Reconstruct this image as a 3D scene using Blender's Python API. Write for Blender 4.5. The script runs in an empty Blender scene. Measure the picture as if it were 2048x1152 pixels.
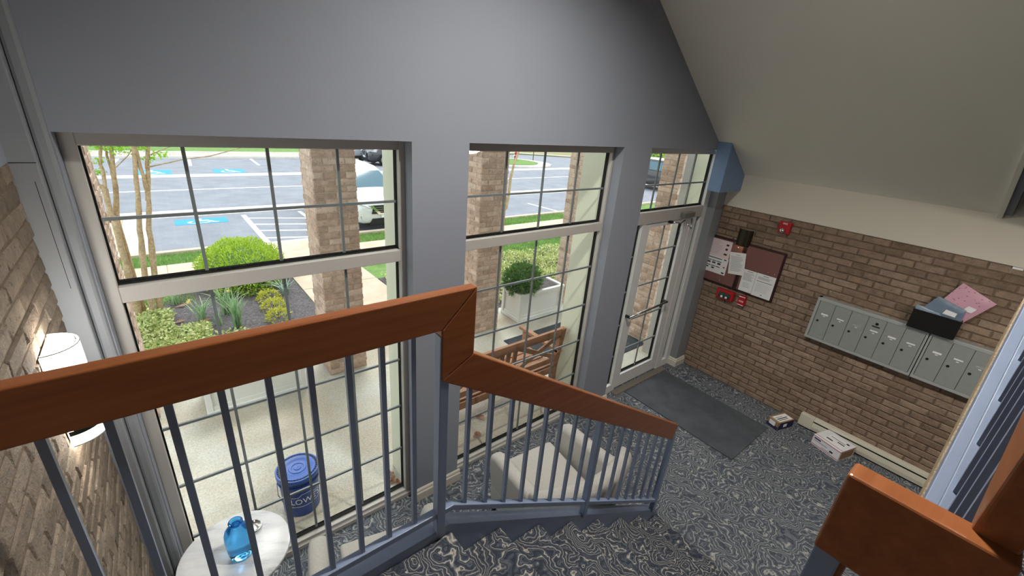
import bpy, bmesh, math, random
import numpy as np
from mathutils import Vector, Matrix

random.seed(7)
RNG = np.random.default_rng(7)
SC = bpy.context.scene
COL = SC.collection
PI = math.pi

# ------------------------------------------------------------------ camera
cam_d = bpy.data.cameras.new('camera')
cam = bpy.data.objects.new('camera', cam_d)
COL.objects.link(cam)
R = ((0.780665487991537, -0.6200165870633307, 0.07836343295998732),
     (-0.17956391296364688, -0.3426391550271588, -0.922147065604754),
     (0.5985968568411623, 0.7058171443147395, -0.3788191676397422))
right, down, fwd = (Vector(r) for r in R)
up = -down
back = -fwd
cam.matrix_world = Matrix(((right.x, up.x, back.x, 0.22781473),
                           (right.y, up.y, back.y, -2.49770513),
                           (right.z, up.z, back.z, 2.98770091),
                           (0, 0, 0, 1)))
cam_d.sensor_fit = 'HORIZONTAL'
cam_d.sensor_width = 36
cam_d.lens = 858.6443811825054 / 2048 * 36
cam_d.clip_start = 0.02
cam_d.clip_end = 300
SC.camera = cam

# ------------------------------------------------------------------ sky, sun, exposure
w = bpy.data.worlds.new('overcast_sky')
SC.world = w
w.use_nodes = True
bg = w.node_tree.nodes['Background']
bg.inputs['Color'].default_value = (0.90, 0.96, 1.0, 1)
bg.inputs['Strength'].default_value = 1.4
sun_d = bpy.data.lights.new('hazy_sun', 'SUN')
sun_d.energy = 1.6
sun_d.angle = math.radians(25)
sun_d.color = (1.0, 0.97, 0.92)
sun = bpy.data.objects.new('hazy_sun', sun_d)
COL.objects.link(sun)
sun.rotation_euler = (math.radians(-32), math.radians(18), 0)
SC.view_settings.view_transform = 'Standard'
SC.view_settings.look = 'None'
SC.view_settings.gamma = 1
SC.view_settings.use_curve_mapping = False
SC.view_settings.exposure = 0.5

# ------------------------------------------------------------------ helpers
def lin(c):
    c /= 255.0
    return c / 12.92 if c <= 0.04045 else ((c + 0.055) / 1.055) ** 2.4

def rgb(r, g, b):
    return (lin(r), lin(g), lin(b), 1)

def hexless(c, k):
    return (c[0] * k, c[1] * k, c[2] * k, 1)

class NT:
    """short node-tree writer"""
    def __init__(self, name):
        self.m = bpy.data.materials.new(name)
        self.m.use_nodes = True
        self.t = self.m.node_tree
        self.n = self.t.nodes
        self.bsdf = self.n['Principled BSDF']
        self.out = self.n['Material Output']
    def new(self, kind, **kw):
        x = self.n.new(kind)
        for k, v in kw.items():
            setattr(x, k, v)
        return x
    def link(self, a, b):
        self.t.links.new(a, b)
    def ramp(self, stops, fac=None, mode='LINEAR'):
        r = self.new('ShaderNodeValToRGB')
        r.color_ramp.interpolation = mode
        e = r.color_ramp.elements
        while len(e) < len(stops):
            e.new(0.5)
        for i, (p, c) in enumerate(stops):
            e[i].position = p
            e[i].color = c
        if fac is not None:
            self.link(fac, r.inputs['Fac'])
        return r
    def coord(self, which='Object'):
        return self.new('ShaderNodeTexCoord').outputs[which]
    def noise(self, vec, scale, detail=4, rough=0.55):
        x = self.new('ShaderNodeTexNoise')
        x.inputs['Scale'].default_value = scale
        x.inputs['Detail'].default_value = detail
        x.inputs['Roughness'].default_value = rough
        if vec is not None:
            self.link(vec, x.inputs['Vector'])
        return x.outputs['Fac']
    def math(self, op, a, b=None, c=None):
        x = self.new('ShaderNodeMath', operation=op)
        for i, v in enumerate((a, b, c)):
            if v is None:
                continue
            if isinstance(v, (int, float)):
                x.inputs[i].default_value = v
            else:
                self.link(v, x.inputs[i])
        return x.outputs[0]
    def mix(self, fac, a, b, blend='MIX'):
        x = self.new('ShaderNodeMix', data_type='RGBA', blend_type=blend)
        for i, v in ((0, fac), (6, a), (7, b)):
            if isinstance(v, (int, float)):
                x.inputs[i].default_value = v
            elif isinstance(v, tuple):
                x.inputs[i].default_value = v
            else:
                self.link(v, x.inputs[i])
        return x.outputs[2]
    def bump(self, height, strength=0.3, dist=0.01):
        b = self.new('ShaderNodeBump')
        b.inputs['Strength'].default_value = strength
        b.inputs['Distance'].default_value = dist
        self.link(height, b.inputs['Height'])
        self.link(b.outputs['Normal'], self.bsdf.inputs['Normal'])
    def stretch(self, vec, s):
        mp = self.new('ShaderNodeMapping')
        mp.inputs['Scale'].default_value = s
        self.link(vec, mp.inputs['Vector'])
        return mp.outputs['Vector']

def plain(name, c, rough=0.6, metal=0.0, var=0.0, scale=8.0, bump=0.0, bscale=60.0, spec=0.5, rnd=0.0):
    t = NT(name)
    t.bsdf.inputs['Roughness'].default_value = rough
    t.bsdf.inputs['Metallic'].default_value = metal
    t.bsdf.inputs['Specular IOR Level'].default_value = spec
    v = t.coord()
    n = t.noise(v, scale)
    r = t.ramp([(0.25, hexless(c, 1 - var)), (0.75, hexless(c, 1 + var))], n)
    col = r.outputs['Color']
    if rnd:
        o = t.new('ShaderNodeObjectInfo')
        k = t.math('MULTIPLY_ADD', o.outputs['Random'], 2 * rnd, 1 - rnd)
        hs = t.new('ShaderNodeHueSaturation')
        t.link(k, hs.inputs['Value'])
        t.link(col, hs.inputs['Color'])
        col = hs.outputs['Color']
    t.link(col, t.bsdf.inputs['Base Color'])
    if bump:
        t.bump(t.noise(v, bscale, 3), bump, 0.01)
    return t.m

def brick_mat(name, a, b, c, rough=0.9, relief=0.006):
    """fired clay: each brick its own tone between a, b and c, with mottling and pits"""
    t = NT(name)
    t.bsdf.inputs['Roughness'].default_value = rough
    t.bsdf.inputs['Specular IOR Level'].default_value = 0.2
    o = t.new('ShaderNodeObjectInfo')
    g = t.coord('Object')
    off = t.new('ShaderNodeVectorMath', operation='ADD')
    t.link(g, off.inputs[0])
    t.link(o.outputs['Location'], off.inputs[1])
    v = off.outputs[0]
    base = t.ramp([(0.0, a), (0.5, b), (1.0, c)], o.outputs['Random']).outputs['Color']
    n = t.noise(v, 16, 6, 0.65)
    col = t.mix(t.ramp([(0.35, (0, 0, 0, 1)), (0.7, (1, 1, 1, 1))], n).outputs['Color'], hexless((1, 1, 1), 0.72), (1.12, 1.1, 1.08, 1))
    col = t.mix(1.0, base, col, 'MULTIPLY')
    n2 = t.noise(v, 55, 3, 0.7)
    dark = t.ramp([(0.30, (0.45, 0.43, 0.42, 1)), (0.42, (1, 1, 1, 1))], n2).outputs['Color']
    col = t.mix(1.0, col, dark, 'MULTIPLY')
    t.link(col, t.bsdf.inputs['Base Color'])
    t.bump(t.noise(v, 70, 5, 0.7), 0.55 if relief < .01 else 0.9, relief)
    return t.m

def carpet_mat(name, cols, cell=4.6, rings=9.0, swirl=2.6, shift=False):
    """agate swirl carpet: rings of navy, slate and pale grey round warped centres"""
    t = NT(name)
    t.bsdf.inputs['Roughness'].default_value = 1.0
    t.bsdf.inputs['Specular IOR Level'].default_value = 0.05
    g = t.new('ShaderNodeNewGeometry').outputs['Position']
    if shift:      # every tread cut from another part of the roll
        oi = t.new('ShaderNodeObjectInfo')
        cx = t.new('ShaderNodeCombineXYZ')
        k_ = t.math('MULTIPLY', oi.outputs['Random'], 31.0)
        t.link(k_, cx.inputs[0]); t.link(k_, cx.inputs[1])
        ad = t.new('ShaderNodeVectorMath', operation='ADD')
        t.link(g, ad.inputs[0]); t.link(cx.outputs[0], ad.inputs[1])
        g = ad.outputs[0]
    n1 = t.new('ShaderNodeTexNoise'); n1.inputs['Scale'].default_value = 9.0; n1.inputs['Detail'].default_value = 3
    t.link(g, n1.inputs['Vector'])
    s1 = t.new('ShaderNodeVectorMath', operation='SUBTRACT'); t.link(n1.outputs['Color'], s1.inputs[0]); s1.inputs[1].default_value = (0.5, 0.5, 0.5)
    m1 = t.new('ShaderNodeVectorMath', operation='MULTIPLY'); t.link(s1.outputs[0], m1.inputs[0]); m1.inputs[1].default_value = (0.17, 0.17, 0.08)
    a1 = t.new('ShaderNodeVectorMath', operation='ADD'); t.link(g, a1.inputs[0]); t.link(m1.outputs[0], a1.inputs[1])
    vo = t.new('ShaderNodeTexVoronoi', feature='SMOOTH_F1'); vo.inputs['Scale'].default_value = cell
    vo.inputs['Smoothness'].default_value = 0.25
    t.link(a1.outputs[0], vo.inputs['Vector'])
    n2 = t.noise(a1.outputs[0], 7.0, 2, 0.5)
    val = t.math('ADD', t.math('MULTIPLY', vo.outputs['Distance'], rings), t.math('MULTIPLY', n2, swirl))
    fr = t.math('FRACT', val)
    n, s, p, m = cols
    r = t.ramp([(0.0, n), (0.30, m), (0.44, s), (0.56, p), (0.64, s), (0.74, n), (0.88, s), (0.97, m)], fr)
    pile = t.noise(g, 420, 2, 0.6)
    col = t.mix(1.0, r.outputs['Color'], t.ramp([(0.3, (0.62, 0.62, 0.62, 1)), (0.7, (1.25, 1.25, 1.25, 1))], pile).outputs['Color'], 'MULTIPLY')
    t.link(col, t.bsdf.inputs['Base Color'])
    t.bump(pile, 0.35, 0.004)
    return t.m

def wood_mat(name, a, b, rough=0.28, axis=(1, 14, 14), rnd=0.0):
    t = NT(name)
    t.bsdf.inputs['Roughness'].default_value = rough
    v = t.stretch(t.coord(), axis)
    n = t.noise(v, 3.2, 5, 0.6)
    col = t.ramp([(0.3, a), (0.7, b)], n).outputs['Color']
    t.link(col, t.bsdf.inputs['Base Color'])
    t.bump(n, 0.05, 0.002)
    return t.m

def glass_mat(name, tint=(1, 1, 1, 1), refl=0.06):
    t = NT(name)
    t.n.remove(t.bsdf)
    tr = t.new('ShaderNodeBsdfTransparent'); tr.inputs['Color'].default_value = tint
    gl = t.new('ShaderNodeBsdfGlossy'); gl.inputs['Roughness'].default_value = 0.02
    mx = t.new('ShaderNodeMixShader'); mx.inputs['Fac'].default_value = refl
    t.link(tr.outputs[0], mx.inputs[1]); t.link(gl.outputs[0], mx.inputs[2])
    t.link(mx.outputs[0], t.out.inputs['Surface'])
    return t.m

def emit_mat(name, c, strength):
    t = NT(name)
    t.bsdf.inputs['Base Color'].default_value = c
    t.bsdf.inputs['Emission Color'].default_value = c
    t.bsdf.inputs['Emission Strength'].default_value = strength
    return t.m

def leaf_mat(name, a, b, trans=0.25, scale=30):
    t = NT(name)
    t.bsdf.inputs['Roughness'].default_value = 0.55
    g = t.new('ShaderNodeNewGeometry')
    n = t.noise(g.outputs['Position'], scale, 3, 0.6)
    mixv = t.math('ADD', t.math('MULTIPLY', n, 0.75), t.math('MULTIPLY', g.outputs['Random Per Island'], 0.25))
    col = t.ramp([(0.3, a), (0.65, b)], mixv).outputs['Color']
    t.link(col, t.bsdf.inputs['Base Color'])
    tl = t.new('ShaderNodeBsdfTranslucent')
    t.link(col, tl.inputs['Color'])
    mx = t.new('ShaderNodeMixShader'); mx.inputs['Fac'].default_value = trans
    t.link(t.bsdf.outputs[0], mx.inputs[1]); t.link(tl.outputs[0], mx.inputs[2])
    t.link(mx.outputs[0], t.out.inputs['Surface'])
    return t.m

def ground_mat(name, a, b, scale, bump=0.3, c=None, fine=120.0, rough=0.95):
    t = NT(name)
    t.bsdf.inputs['Roughness'].default_value = rough
    t.bsdf.inputs['Specular IOR Level'].default_value = 0.25
    v = t.new('ShaderNodeNewGeometry').outputs['Position']
    n = t.noise(v, scale, 5, 0.6)
    col = t.ramp([(0.32, a), (0.68, b)], n).outputs['Color']
    f = t.noise(v, fine, 3, 0.7)
    k = c if c else (0.8, 0.8, 0.8, 1)
    col = t.mix(1.0, col, t.ramp([(0.35, k), (0.6, (1.06, 1.06, 1.06, 1))], f).outputs['Color'], 'MULTIPLY')
    t.link(col, t.bsdf.inputs['Base Color'])
    t.bump(f, bump, 0.01)
    return t.m

# ---- mesh builder
class MB:
    def __init__(self):
        self.v = []; self.f = []; self.m = []; self.cur = 0
    def add(self, vs, fs):
        o = len(self.v)
        self.v += [tuple(p) for p in vs]
        for f in fs:
            self.f.append(tuple(o + i for i in f)); self.m.append(self.cur)
        return self
    def box(self, x0, x1, y0, y1, z0, z1, mat=None):
        vs = [(x, y, z) for x in (x0, x1) for y in (y0, y1) for z in (z0, z1)]
        if mat is not None:
            vs = [mat @ Vector(p) for p in vs]
        return self.add(vs, [(0, 1, 3, 2), (4, 6, 7, 5), (0, 4, 5, 1), (2, 3, 7, 6), (0, 2, 6, 4), (1, 5, 7, 3)])
    def prism(self, poly, a0, a1, axis='y'):
        """poly of 2D points extruded along axis; y: (x,z), x: (y,z), z: (x,y)"""
        def P(p, a):
            return {'y': (p[0], a, p[1]), 'x': (a, p[0], p[1]), 'z': (p[0], p[1], a)}[axis]
        n = len(poly)
        vs = [P(p, a0) for p in poly] + [P(p, a1) for p in poly]
        fs = [tuple(range(n)), tuple(range(2 * n - 1, n - 1, -1))]
        fs += [(i, n + i, n + (i + 1) % n, (i + 1) % n) for i in range(n)]
        return self.add(vs, fs)
    def tube(self, pts, r, n=8, cap=True):
        pts = [Vector(p) for p in pts]
        rs = r if isinstance(r, (list, tuple)) else [r] * len(pts)
        o = len(self.v)
        ref = None
        for i, p in enumerate(pts):
            d = (pts[min(i + 1, len(pts) - 1)] - pts[max(i - 1, 0)]).normalized()
            if ref is None:
                ref = Vector((0, 0, 1)) if abs(d.z) < 0.9 else Vector((1, 0, 0))
            a = d.cross(ref).normalized(); b = d.cross(a)
            ref = b.cross(d) if False else ref
            for k in range(n):
                th = 2 * PI * k / n
                q = p + a * math.cos(th) * rs[i] + b * math.sin(th) * rs[i]
                self.v.append(tuple(q))
        for i in range(len(pts) - 1):
            for k in range(n):
                self.f.append((o + i * n + k, o + i * n + (k + 1) % n, o + (i + 1) * n + (k + 1) % n, o + (i + 1) * n + k)); self.m.append(self.cur)
        if cap:
            self.f.append(tuple(o + k for k in range(n - 1, -1, -1))); self.m.append(self.cur)
            e = o + (len(pts) - 1) * n
            self.f.append(tuple(e + k for k in range(n))); self.m.append(self.cur)
        return self
    def lathe(self, prof, c=(0, 0, 0), n=32, a0=0.0, a1=2 * PI):
        full = abs(a1 - a0 - 2 * PI) < 1e-6
        o = len(self.v)
        m = n if full else n + 1
        for (r, z) in prof:
            for k in range(m):
                th = a0 + (a1 - a0) * k / n
                self.v.append((c[0] + r * math.cos(th), c[1] + r * math.sin(th), c[2] + z))
        for i in range(len(prof) - 1):
            for k in range(n):
                k2 = (k + 1) % m
                self.f.append((o + i * m + k, o + i * m + k2, o + (i + 1) * m + k2, o + (i + 1) * m + k)); self.m.append(self.cur)
        return self
    def quad(self, a, b, c, d):
        return self.add([a, b, c, d], [(0, 1, 2, 3)])

def base_of(parent):
    p = parent
    while p is not None and p.parent is not None:
        p = p.parent
    return Vector(p.location) if p is not None else Vector((0, 0, 0))

def link_mesh(name, verts, faces, mats, parent=None, local=False, smooth=False, mi=None):
    off = Vector((0, 0, 0)) if (local or parent is None) else base_of(parent)
    me = bpy.data.meshes.new(name)
    vs = [(p[0] - off.x, p[1] - off.y, p[2] - off.z) for p in verts] if off.length else verts
    me.from_pydata(vs, [], faces)
    for m in (mats if isinstance(mats, (list, tuple)) else [mats]):
        me.materials.append(m)
    if mi:
        me.polygons.foreach_set('material_index', mi)
    if smooth:
        me.polygons.foreach_set('use_smooth', [True] * len(me.polygons))
    me.update()
    bm = bmesh.new(); bm.from_mesh(me)
    if len(bm.faces) < 6000:
        bmesh.ops.recalc_face_normals(bm, faces=bm.faces)
    bm.to_mesh(me); bm.free()
    o = bpy.data.objects.new(name, me)
    COL.objects.link(o)
    o.parent = parent
    return o

def build(mb, name, mat, parent=None, local=False, smooth=False, bevel=0.0, seg=2, sub=0, auto=None):
    o = link_mesh(name, mb.v, mb.f, mat, parent, local, smooth or bool(auto), mb.m if any(mb.m) else None)
    if bevel:
        b = o.modifiers.new('bevel', 'BEVEL'); b.width = bevel; b.segments = seg; b.limit_method = 'ANGLE'; b.angle_limit = math.radians(35)
        b.harden_normals = False
    if sub:
        s = o.modifiers.new('subdivision', 'SUBSURF'); s.levels = sub; s.render_levels = sub
    if auto:
        split_sharp(o, auto)
    return o

def split_sharp(o, ang=40):
    me = o.data
    bm = bmesh.new(); bm.from_mesh(me)
    es = [e for e in bm.edges if len(e.link_faces) == 2 and e.calc_face_angle(0) > math.radians(ang)]
    bmesh.ops.split_edges(bm, edges=es)
    bm.to_mesh(me); bm.free()

def thing(name, label, cat, loc=(0, 0, 0), rz=0.0, group=None):
    o = bpy.data.objects.new(name, None)
    o.empty_display_size = 0.1
    COL.objects.link(o)
    o.location = loc; o.rotation_euler = (0, 0, rz)
    return tag(o, label, cat, group)

def tag(o, label, cat, group=None):
    o['label'] = label; o['category'] = cat
    if group:
        o['group'] = group
    return o

def struct(o):
    o['kind'] = 'structure'
    return o

def stuff(o):
    o['kind'] = 'stuff'
    return o

def bx(name, mat, parent, x0, x1, y0, y1, z0, z1, bevel=0.0, local=False, seg=2):
    return build(MB().box(x0, x1, y0, y1, z0, z1), name, mat, parent, local, bevel=bevel, seg=seg)

def text_obj(name, body, size, mat, parent, mw, depth=0.0006):
    """flat lettering as a mesh; mw places it (local matrix under parent)"""
    c = bpy.data.curves.new(name, 'FONT')
    c.body = body; c.size = size; c.extrude = depth; c.align_x = 'CENTER'; c.align_y = 'CENTER'
    c.resolution_u = 2
    t = bpy.data.objects.new(name, c)
    COL.objects.link(t)
    bpy.context.view_layer.update()
    me = bpy.data.meshes.new_from_object(t.evaluated_get(bpy.context.evaluated_depsgraph_get()))
    bpy.data.objects.remove(t)
    me.materials.clear(); me.materials.append(mat)
    o = bpy.data.objects.new(name, me)
    COL.objects.link(o)
    o.parent = parent
    o.matrix_local = mw
    return o

def copy_tree(o, parent=None):
    c = o.copy(); COL.objects.link(c); c.parent = parent
    for ch in list(o.children):
        copy_tree(ch, c)
    return c

def sl(x):            # sloped ceiling height
    return 2.535 + 0.687 * (5.4 - x)

def gz(y):            # the ground falls gently away from the porch
    return -0.03 * max(0.0, y - 2.5)

# ------------------------------------------------------------------ materials
M = {}
M['wall'] = plain('lavender_grey_wall_paint', rgb(138, 143, 154), 0.75, var=0.02, scale=2, bump=0.06, bscale=160)
M['cream_wall'] = plain('warm_white_ceiling_paint', rgb(214, 208, 194), 0.85, var=0.015, scale=2, bump=0.08, bscale=140)
M['ceiling'] = plain('white_ceiling_paint', rgb(240, 237, 226), 0.9, var=0.015, scale=2, bump=0.08, bscale=140)
M['trim'] = plain('grey_trim_paint', rgb(134, 138, 143), 0.5, var=0.03, scale=6, bump=0.05)
M['frame'] = plain('grey_white_window_frame', rgb(178, 175, 170), 0.45, var=0.02)
M['frame_white'] = plain('white_door_frame', rgb(212, 213, 213), 0.4, var=0.02)
M['gasket'] = plain('black_gasket', rgb(8, 8, 8), 0.9, spec=0.08)
M['muntin'] = plain('grey_muntin_bar', rgb(120, 125, 127), 0.35)
M['glass'] = glass_mat('window_glass', (0.97, 0.985, 0.98, 1), 0.035)
M['blue'] = plain('blue_grey_paint', rgb(112, 138, 174), 0.4, var=0.04, scale=12, bump=0.05, bscale=80)
M['rail_blue'] = plain('blue_grey_metal_paint', rgb(126, 140, 166), 0.35, var=0.03, scale=14)
M['wood'] = wood_mat('stained_cherry_wood', (0.225, 0.070, 0.021, 1), (0.32, 0.110, 0.037, 1))
M['carpet'] = carpet_mat('agate_swirl_carpet', (rgb(62, 68, 78), rgb(116, 121, 127), rgb(176, 174, 166), rgb(92, 98, 107)))
M['stair_carpet'] = carpet_mat('agate_swirl_stair_carpet', (rgb(50, 55, 66), rgb(96, 100, 107), rgb(188, 181, 167), rgb(68, 74, 84)), 5.2, 11.0, 4.2, True)
M['mat'] = ground_mat('dark_entrance_mat', rgb(78, 82, 88), rgb(94, 98, 104), 5, 0.6, (0.6, 0.6, 0.6, 1), 260)
M['brick_in'] = brick_mat('brown_lobby_brick', rgb(130, 111, 94), rgb(148, 127, 110), rgb(160, 140, 122))
M['mortar_in'] = ground_mat('brown_mortar', rgb(106, 92, 78), rgb(126, 110, 94), 20, 0.5)
M['brick_left'] = brick_mat('tan_stair_brick', rgb(120, 108, 96), rgb(146, 132, 118), rgb(164, 150, 134), relief=0.016)
M['brick_out'] = brick_mat('buff_porch_brick', rgb(190, 163, 146), rgb(212, 185, 167), rgb(226, 202, 186))
M['mortar_out'] = ground_mat('pale_mortar', rgb(204, 186, 166), rgb(222, 206, 188), 20, 0.4)
M['cream_ext'] = plain('cream_exterior_panel', rgb(224, 225, 204), 0.7, var=0.04, scale=3, bump=0.1)
M['base'] = plain('cream_baseboard_paint', rgb(210, 205, 192), 0.45, var=0.02)
M['tan'] = ground_mat('tan_plaster', rgb(150, 132, 108), rgb(176, 158, 132), 14, 0.8)
M['bronze'] = plain('bronze_metal', rgb(70, 66, 56), 0.35, 0.8)
M['dark'] = plain('black_plastic', rgb(10, 10, 11), 0.45)
M['steel'] = plain('satin_steel', rgb(170, 170, 170), 0.25, 1.0)
M['chrome'] = plain('polished_chrome', rgb(220, 220, 220), 0.08, 1.0)
M['mail'] = plain('grey_mailbox_paint', rgb(150, 156, 152), 0.45, 0.2, var=0.04, scale=30)
M['mail_frame'] = plain('aluminium_mailbox_frame', rgb(176, 180, 178), 0.4, 0.3, var=0.03)
M['paper'] = plain('white_paper', rgb(226, 226, 226), 0.8)
M['pink_paper'] = plain('pale_pink_paper', rgb(226, 208, 210), 0.8)
M['ink'] = plain('grey_ink', rgb(120, 120, 124), 0.8)
M['ink_dark'] = plain('black_ink', rgb(44, 44, 48), 0.8)
M['ink_green'] = plain('green_ink', rgb(36, 84, 70), 0.8)
M['board'] = plain('maroon_pinboard', rgb(118, 78, 74), 0.55, var=0.05, scale=4)
M['board_frame'] = plain('dark_maroon_frame', rgb(46, 20, 22), 0.4)
M['red'] = plain('fire_alarm_red', rgb(168, 16, 30), 0.35)
M['white'] = plain('white_plastic', rgb(235, 235, 235), 0.4)
M['heater'] = plain('almond_heater_enamel', rgb(206, 202, 184), 0.4)
M['fabric'] = plain('oatmeal_upholstery', rgb(180, 177, 171), 0.95, var=0.08, scale=90, bump=0.35, bscale=240, spec=0.1)
M['card'] = plain('brown_cardboard', rgb(150, 116, 84), 0.85)
M['navy_print'] = plain('navy_print', rgb(28, 34, 74), 0.7)
M['postal'] = plain('white_postal_carton', rgb(224, 224, 228), 0.7)
M['red_print'] = plain('red_print', rgb(170, 60, 66), 0.7)
M['lamp_on'] = emit_mat('lit_lamp_glass', (1.0, 0.86, 0.66, 1), 14)
M['lamp_white'] = plain('white_lamp_shade', rgb(244, 244, 240), 0.5)

# ================================================================== ROOM SHELL
XL, XR = -0.17, 5.4           # brick side walls
YF, YB = -0.13, -3.62         # inner face of window wall, wall behind the stairs
ZL = 1.36                     # landing

struct(bx('floor', M['carpet'], None, XL - 0.1, XR + 0.1, YB, 0.05, -0.12, 0.0))

# window wall: gable above the openings, piers between them
wf = struct(build(MB().prism([(XL - .1, 2.786), (5.033, 2.786), (XL - .1, sl(XL - .1))], YF, 0.06), 'wall_front', M['wall']))
for x0, x1 in ((1.397, 1.79), (3.347, 3.745), (-0.12, -0.05)):
    bx('pier', M['wall'], wf, x0, x1, YF, 0.03, 0, 2.786)
build(MB().prism([(5.205, 0), (5.42, 0), (5.42, sl(5.42)), (5.205, sl(5.205))], YF, 0.03), 'pier', M['trim'], wf)
for x0, x1 in ((1.41, 1.785), (3.36, 3.735), (5.215, 5.39), (-0.62, -0.06)):
    p = bx('outer_pier', M['cream_ext'], wf, x0, x1, 0.03, 0.33, -0.02, 2.95)
bx('corner_board', M['frame'], wf, 5.190, 5.235, 0.255, 0.345, -0.02, 2.95)
bx('corner_board_base', M['frame'], wf, 5.170, 5.25, 0.24, 0.365, -0.02, 0.20)
# left corner board beside the brick
tb = struct(bx('trim_1', M['trim'], None, XL - 0.02, -0.100, -0.20, -0.12, 0, 6.2, bevel=0.004))
bx('corner_bead', M['trim'], tb, -0.100, -0.055, -0.15, -0.12, 0, 6.2, bevel=0.012)
bx('joint_shadow_gap', M['gasket'], tb, XL + 0.0, -0.102, -0.2006, -0.1996, 2.684, 2.6865)
bx('joint_shadow_gap', M['gasket'], tb, -0.1215, -0.1200, -0.2006, -0.1996, 2.20, 2.62)

struct(build(MB().prism([(YB, 2.686), (0.0, 2.686), (0.0, 6.5), (YB, 6.5)], XL - 0.1, XL, 'x'), 'wall_left_upper', M['wall']))
struct(bx('wall_back', M['mortar_in'], None, XL - 0.1, XR + 0.1, YB - 0.12, YB, 0, 6.5))
# right wall above the brick and the rooms beyond the slope
struct(bx('wall_right_upper', M['cream_wall'], None, XR - 0.004, XR + 0.12, YB, YF + 0.02, 2.17, 5.5))
# sloped ceiling over the lobby
ce = struct(build(MB().prism([(XR + .1, sl(XR + .1)), (XL - .1, sl(XL - .1)), (XL - .1, sl(XL - .1) + .12), (XR + .1, sl(XR + .1) + .12)], -2.30, 0.06), 'ceiling', M['ceiling']))
build(MB().prism([(XR, sl(XR) - .03), (XL, sl(XL) - .03), (XL, sl(XL)), (XR, sl(XR))], -2.315, -2.285), 'ceiling_edge_strip', M['ceiling'], ce)
wu = struct(build(MB().prism([(1.23, 5.4), (XR, sl(XR) + .004), (XR, 5.4)], -2.36, -2.30), 'wall_upper_bulkhead', M['wall']))
build(MB().prism([(XL, 5.4), (1.23, 5.4), (XL, sl(XL))], -2.36, -2.30), 'bulkhead', M['wall'], wu)
struct(bx('ceiling_upper', M['cream_wall'], None, XL - .1, XR + .1, YB - .1, -2.30, 5.4, 5.5))
# blue boxed beam end in the corner over the door
be = struct(build(MB().prism([(4.91, 2.358), (XR, 2.358), (XR, sl(XR) - .002), (4.91, sl(4.91) - .002)], -0.275, YF + .002), 'trim_2', M['blue'], bevel=0.004))
# baseboards on the window wall piers
def baseboard(name, x0, x1):
    b = struct(build(MB().prism([(YF, 0.0), (YF - .022, 0.0), (YF - .022, .075), (YF - .014, .085), (YF - .014, .10), (YF - .006, .112), (YF, .112)], x0, x1, 'x'), name, M['base']))
    return b
baseboard('baseboard_front', 1.375, 1.812)
baseboard('baseboard_front', 3.325, 3.767)
b = baseboard('baseboard_front', 5.20, XR)
build(MB().prism([(5.205, 0), (5.183, 0), (5.183, .075), (5.191, .085), (5.191, .10), (5.199, .112), (5.205, .112)], YF - .022, 0.0), 'return', M['base'], b)

M['steel_paint'] = plain('silver_closer_paint', rgb(126, 126, 122), 0.4, 0.4)
M['sill_metal'] = plain('worn_metal_threshold', rgb(128, 122, 112), 0.5, 0.3)
# ------------------------------------------------------------------ windows
def glazing(parent, x0, x1, z0, z1, cols, rows, y=0.0, xs=None, mun=0.015):
    """pane, black gasket round it, muntin grid behind"""
    bx('pane', M['glass'], parent, x0, x1, y - 0.003, y + 0.003, z0, z1)
    g = MB()
    t = 0.016
    g.box(x0 - .004, x0 + t * .4, y + .004, y + .034, z0, z1).box(x1 - t * .4, x1 + .004, y + .004, y + .034, z0, z1)
    g.box(x0, x1, y + .004, y + .034, z0 - .004, z0 + t).box(x0, x1, y + .004, y + .034, z1 - t * .3, z1 + .004)
    build(g, 'gasket', M['gasket'], parent)
    for x in (xs if xs is not None else [x0 + (x1 - x0) * i / cols for i in range(1, cols)]):
        bx('muntin', M['muntin'], parent, x - mun / 2, x + mun / 2, y + .006, y + .018, z0, z1)
    for z in rows:
        bx('muntin', M['muntin'], parent, x0, x1, y + .005, y + .017, z - mun / 2, z + mun / 2)

def window(name, x0, x1, gx0, gx1):
    """tall fixed window in an opening x0..x1: small light over a tall one"""
    w_ = struct(build(MB().box(x0, gx0, -.035, .04, 0, 2.786).box(gx1, x1, -.035, .04, 0, 2.786)
                      .box(gx0, gx1, -.035, .04, 2.729, 2.786).box(gx0, gx1, -.035, .04, 0, 0.06), name, M['frame'], bevel=0.003))
    bx('transom_rail', M['frame'], w_, gx0, gx1, -.035, .04, 2.040, 2.116, bevel=0.003)
    bx('sill', M['frame'], w_, x0, x1, -.055, -.03, 0, 0.035, bevel=0.003)
    glazing(w_, gx0, gx1, 2.116, 2.729, 4, [2.42])
    glazing(w_, gx0, gx1, 0.06, 2.040, 4, [1.68, 1.278, 0.872, 0.468])
    return w_
window('window_1', -0.05, 1.397, 0.0, 1.36)
window('window_2', 1.79, 3.347, 1.83, 3.322)

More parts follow.
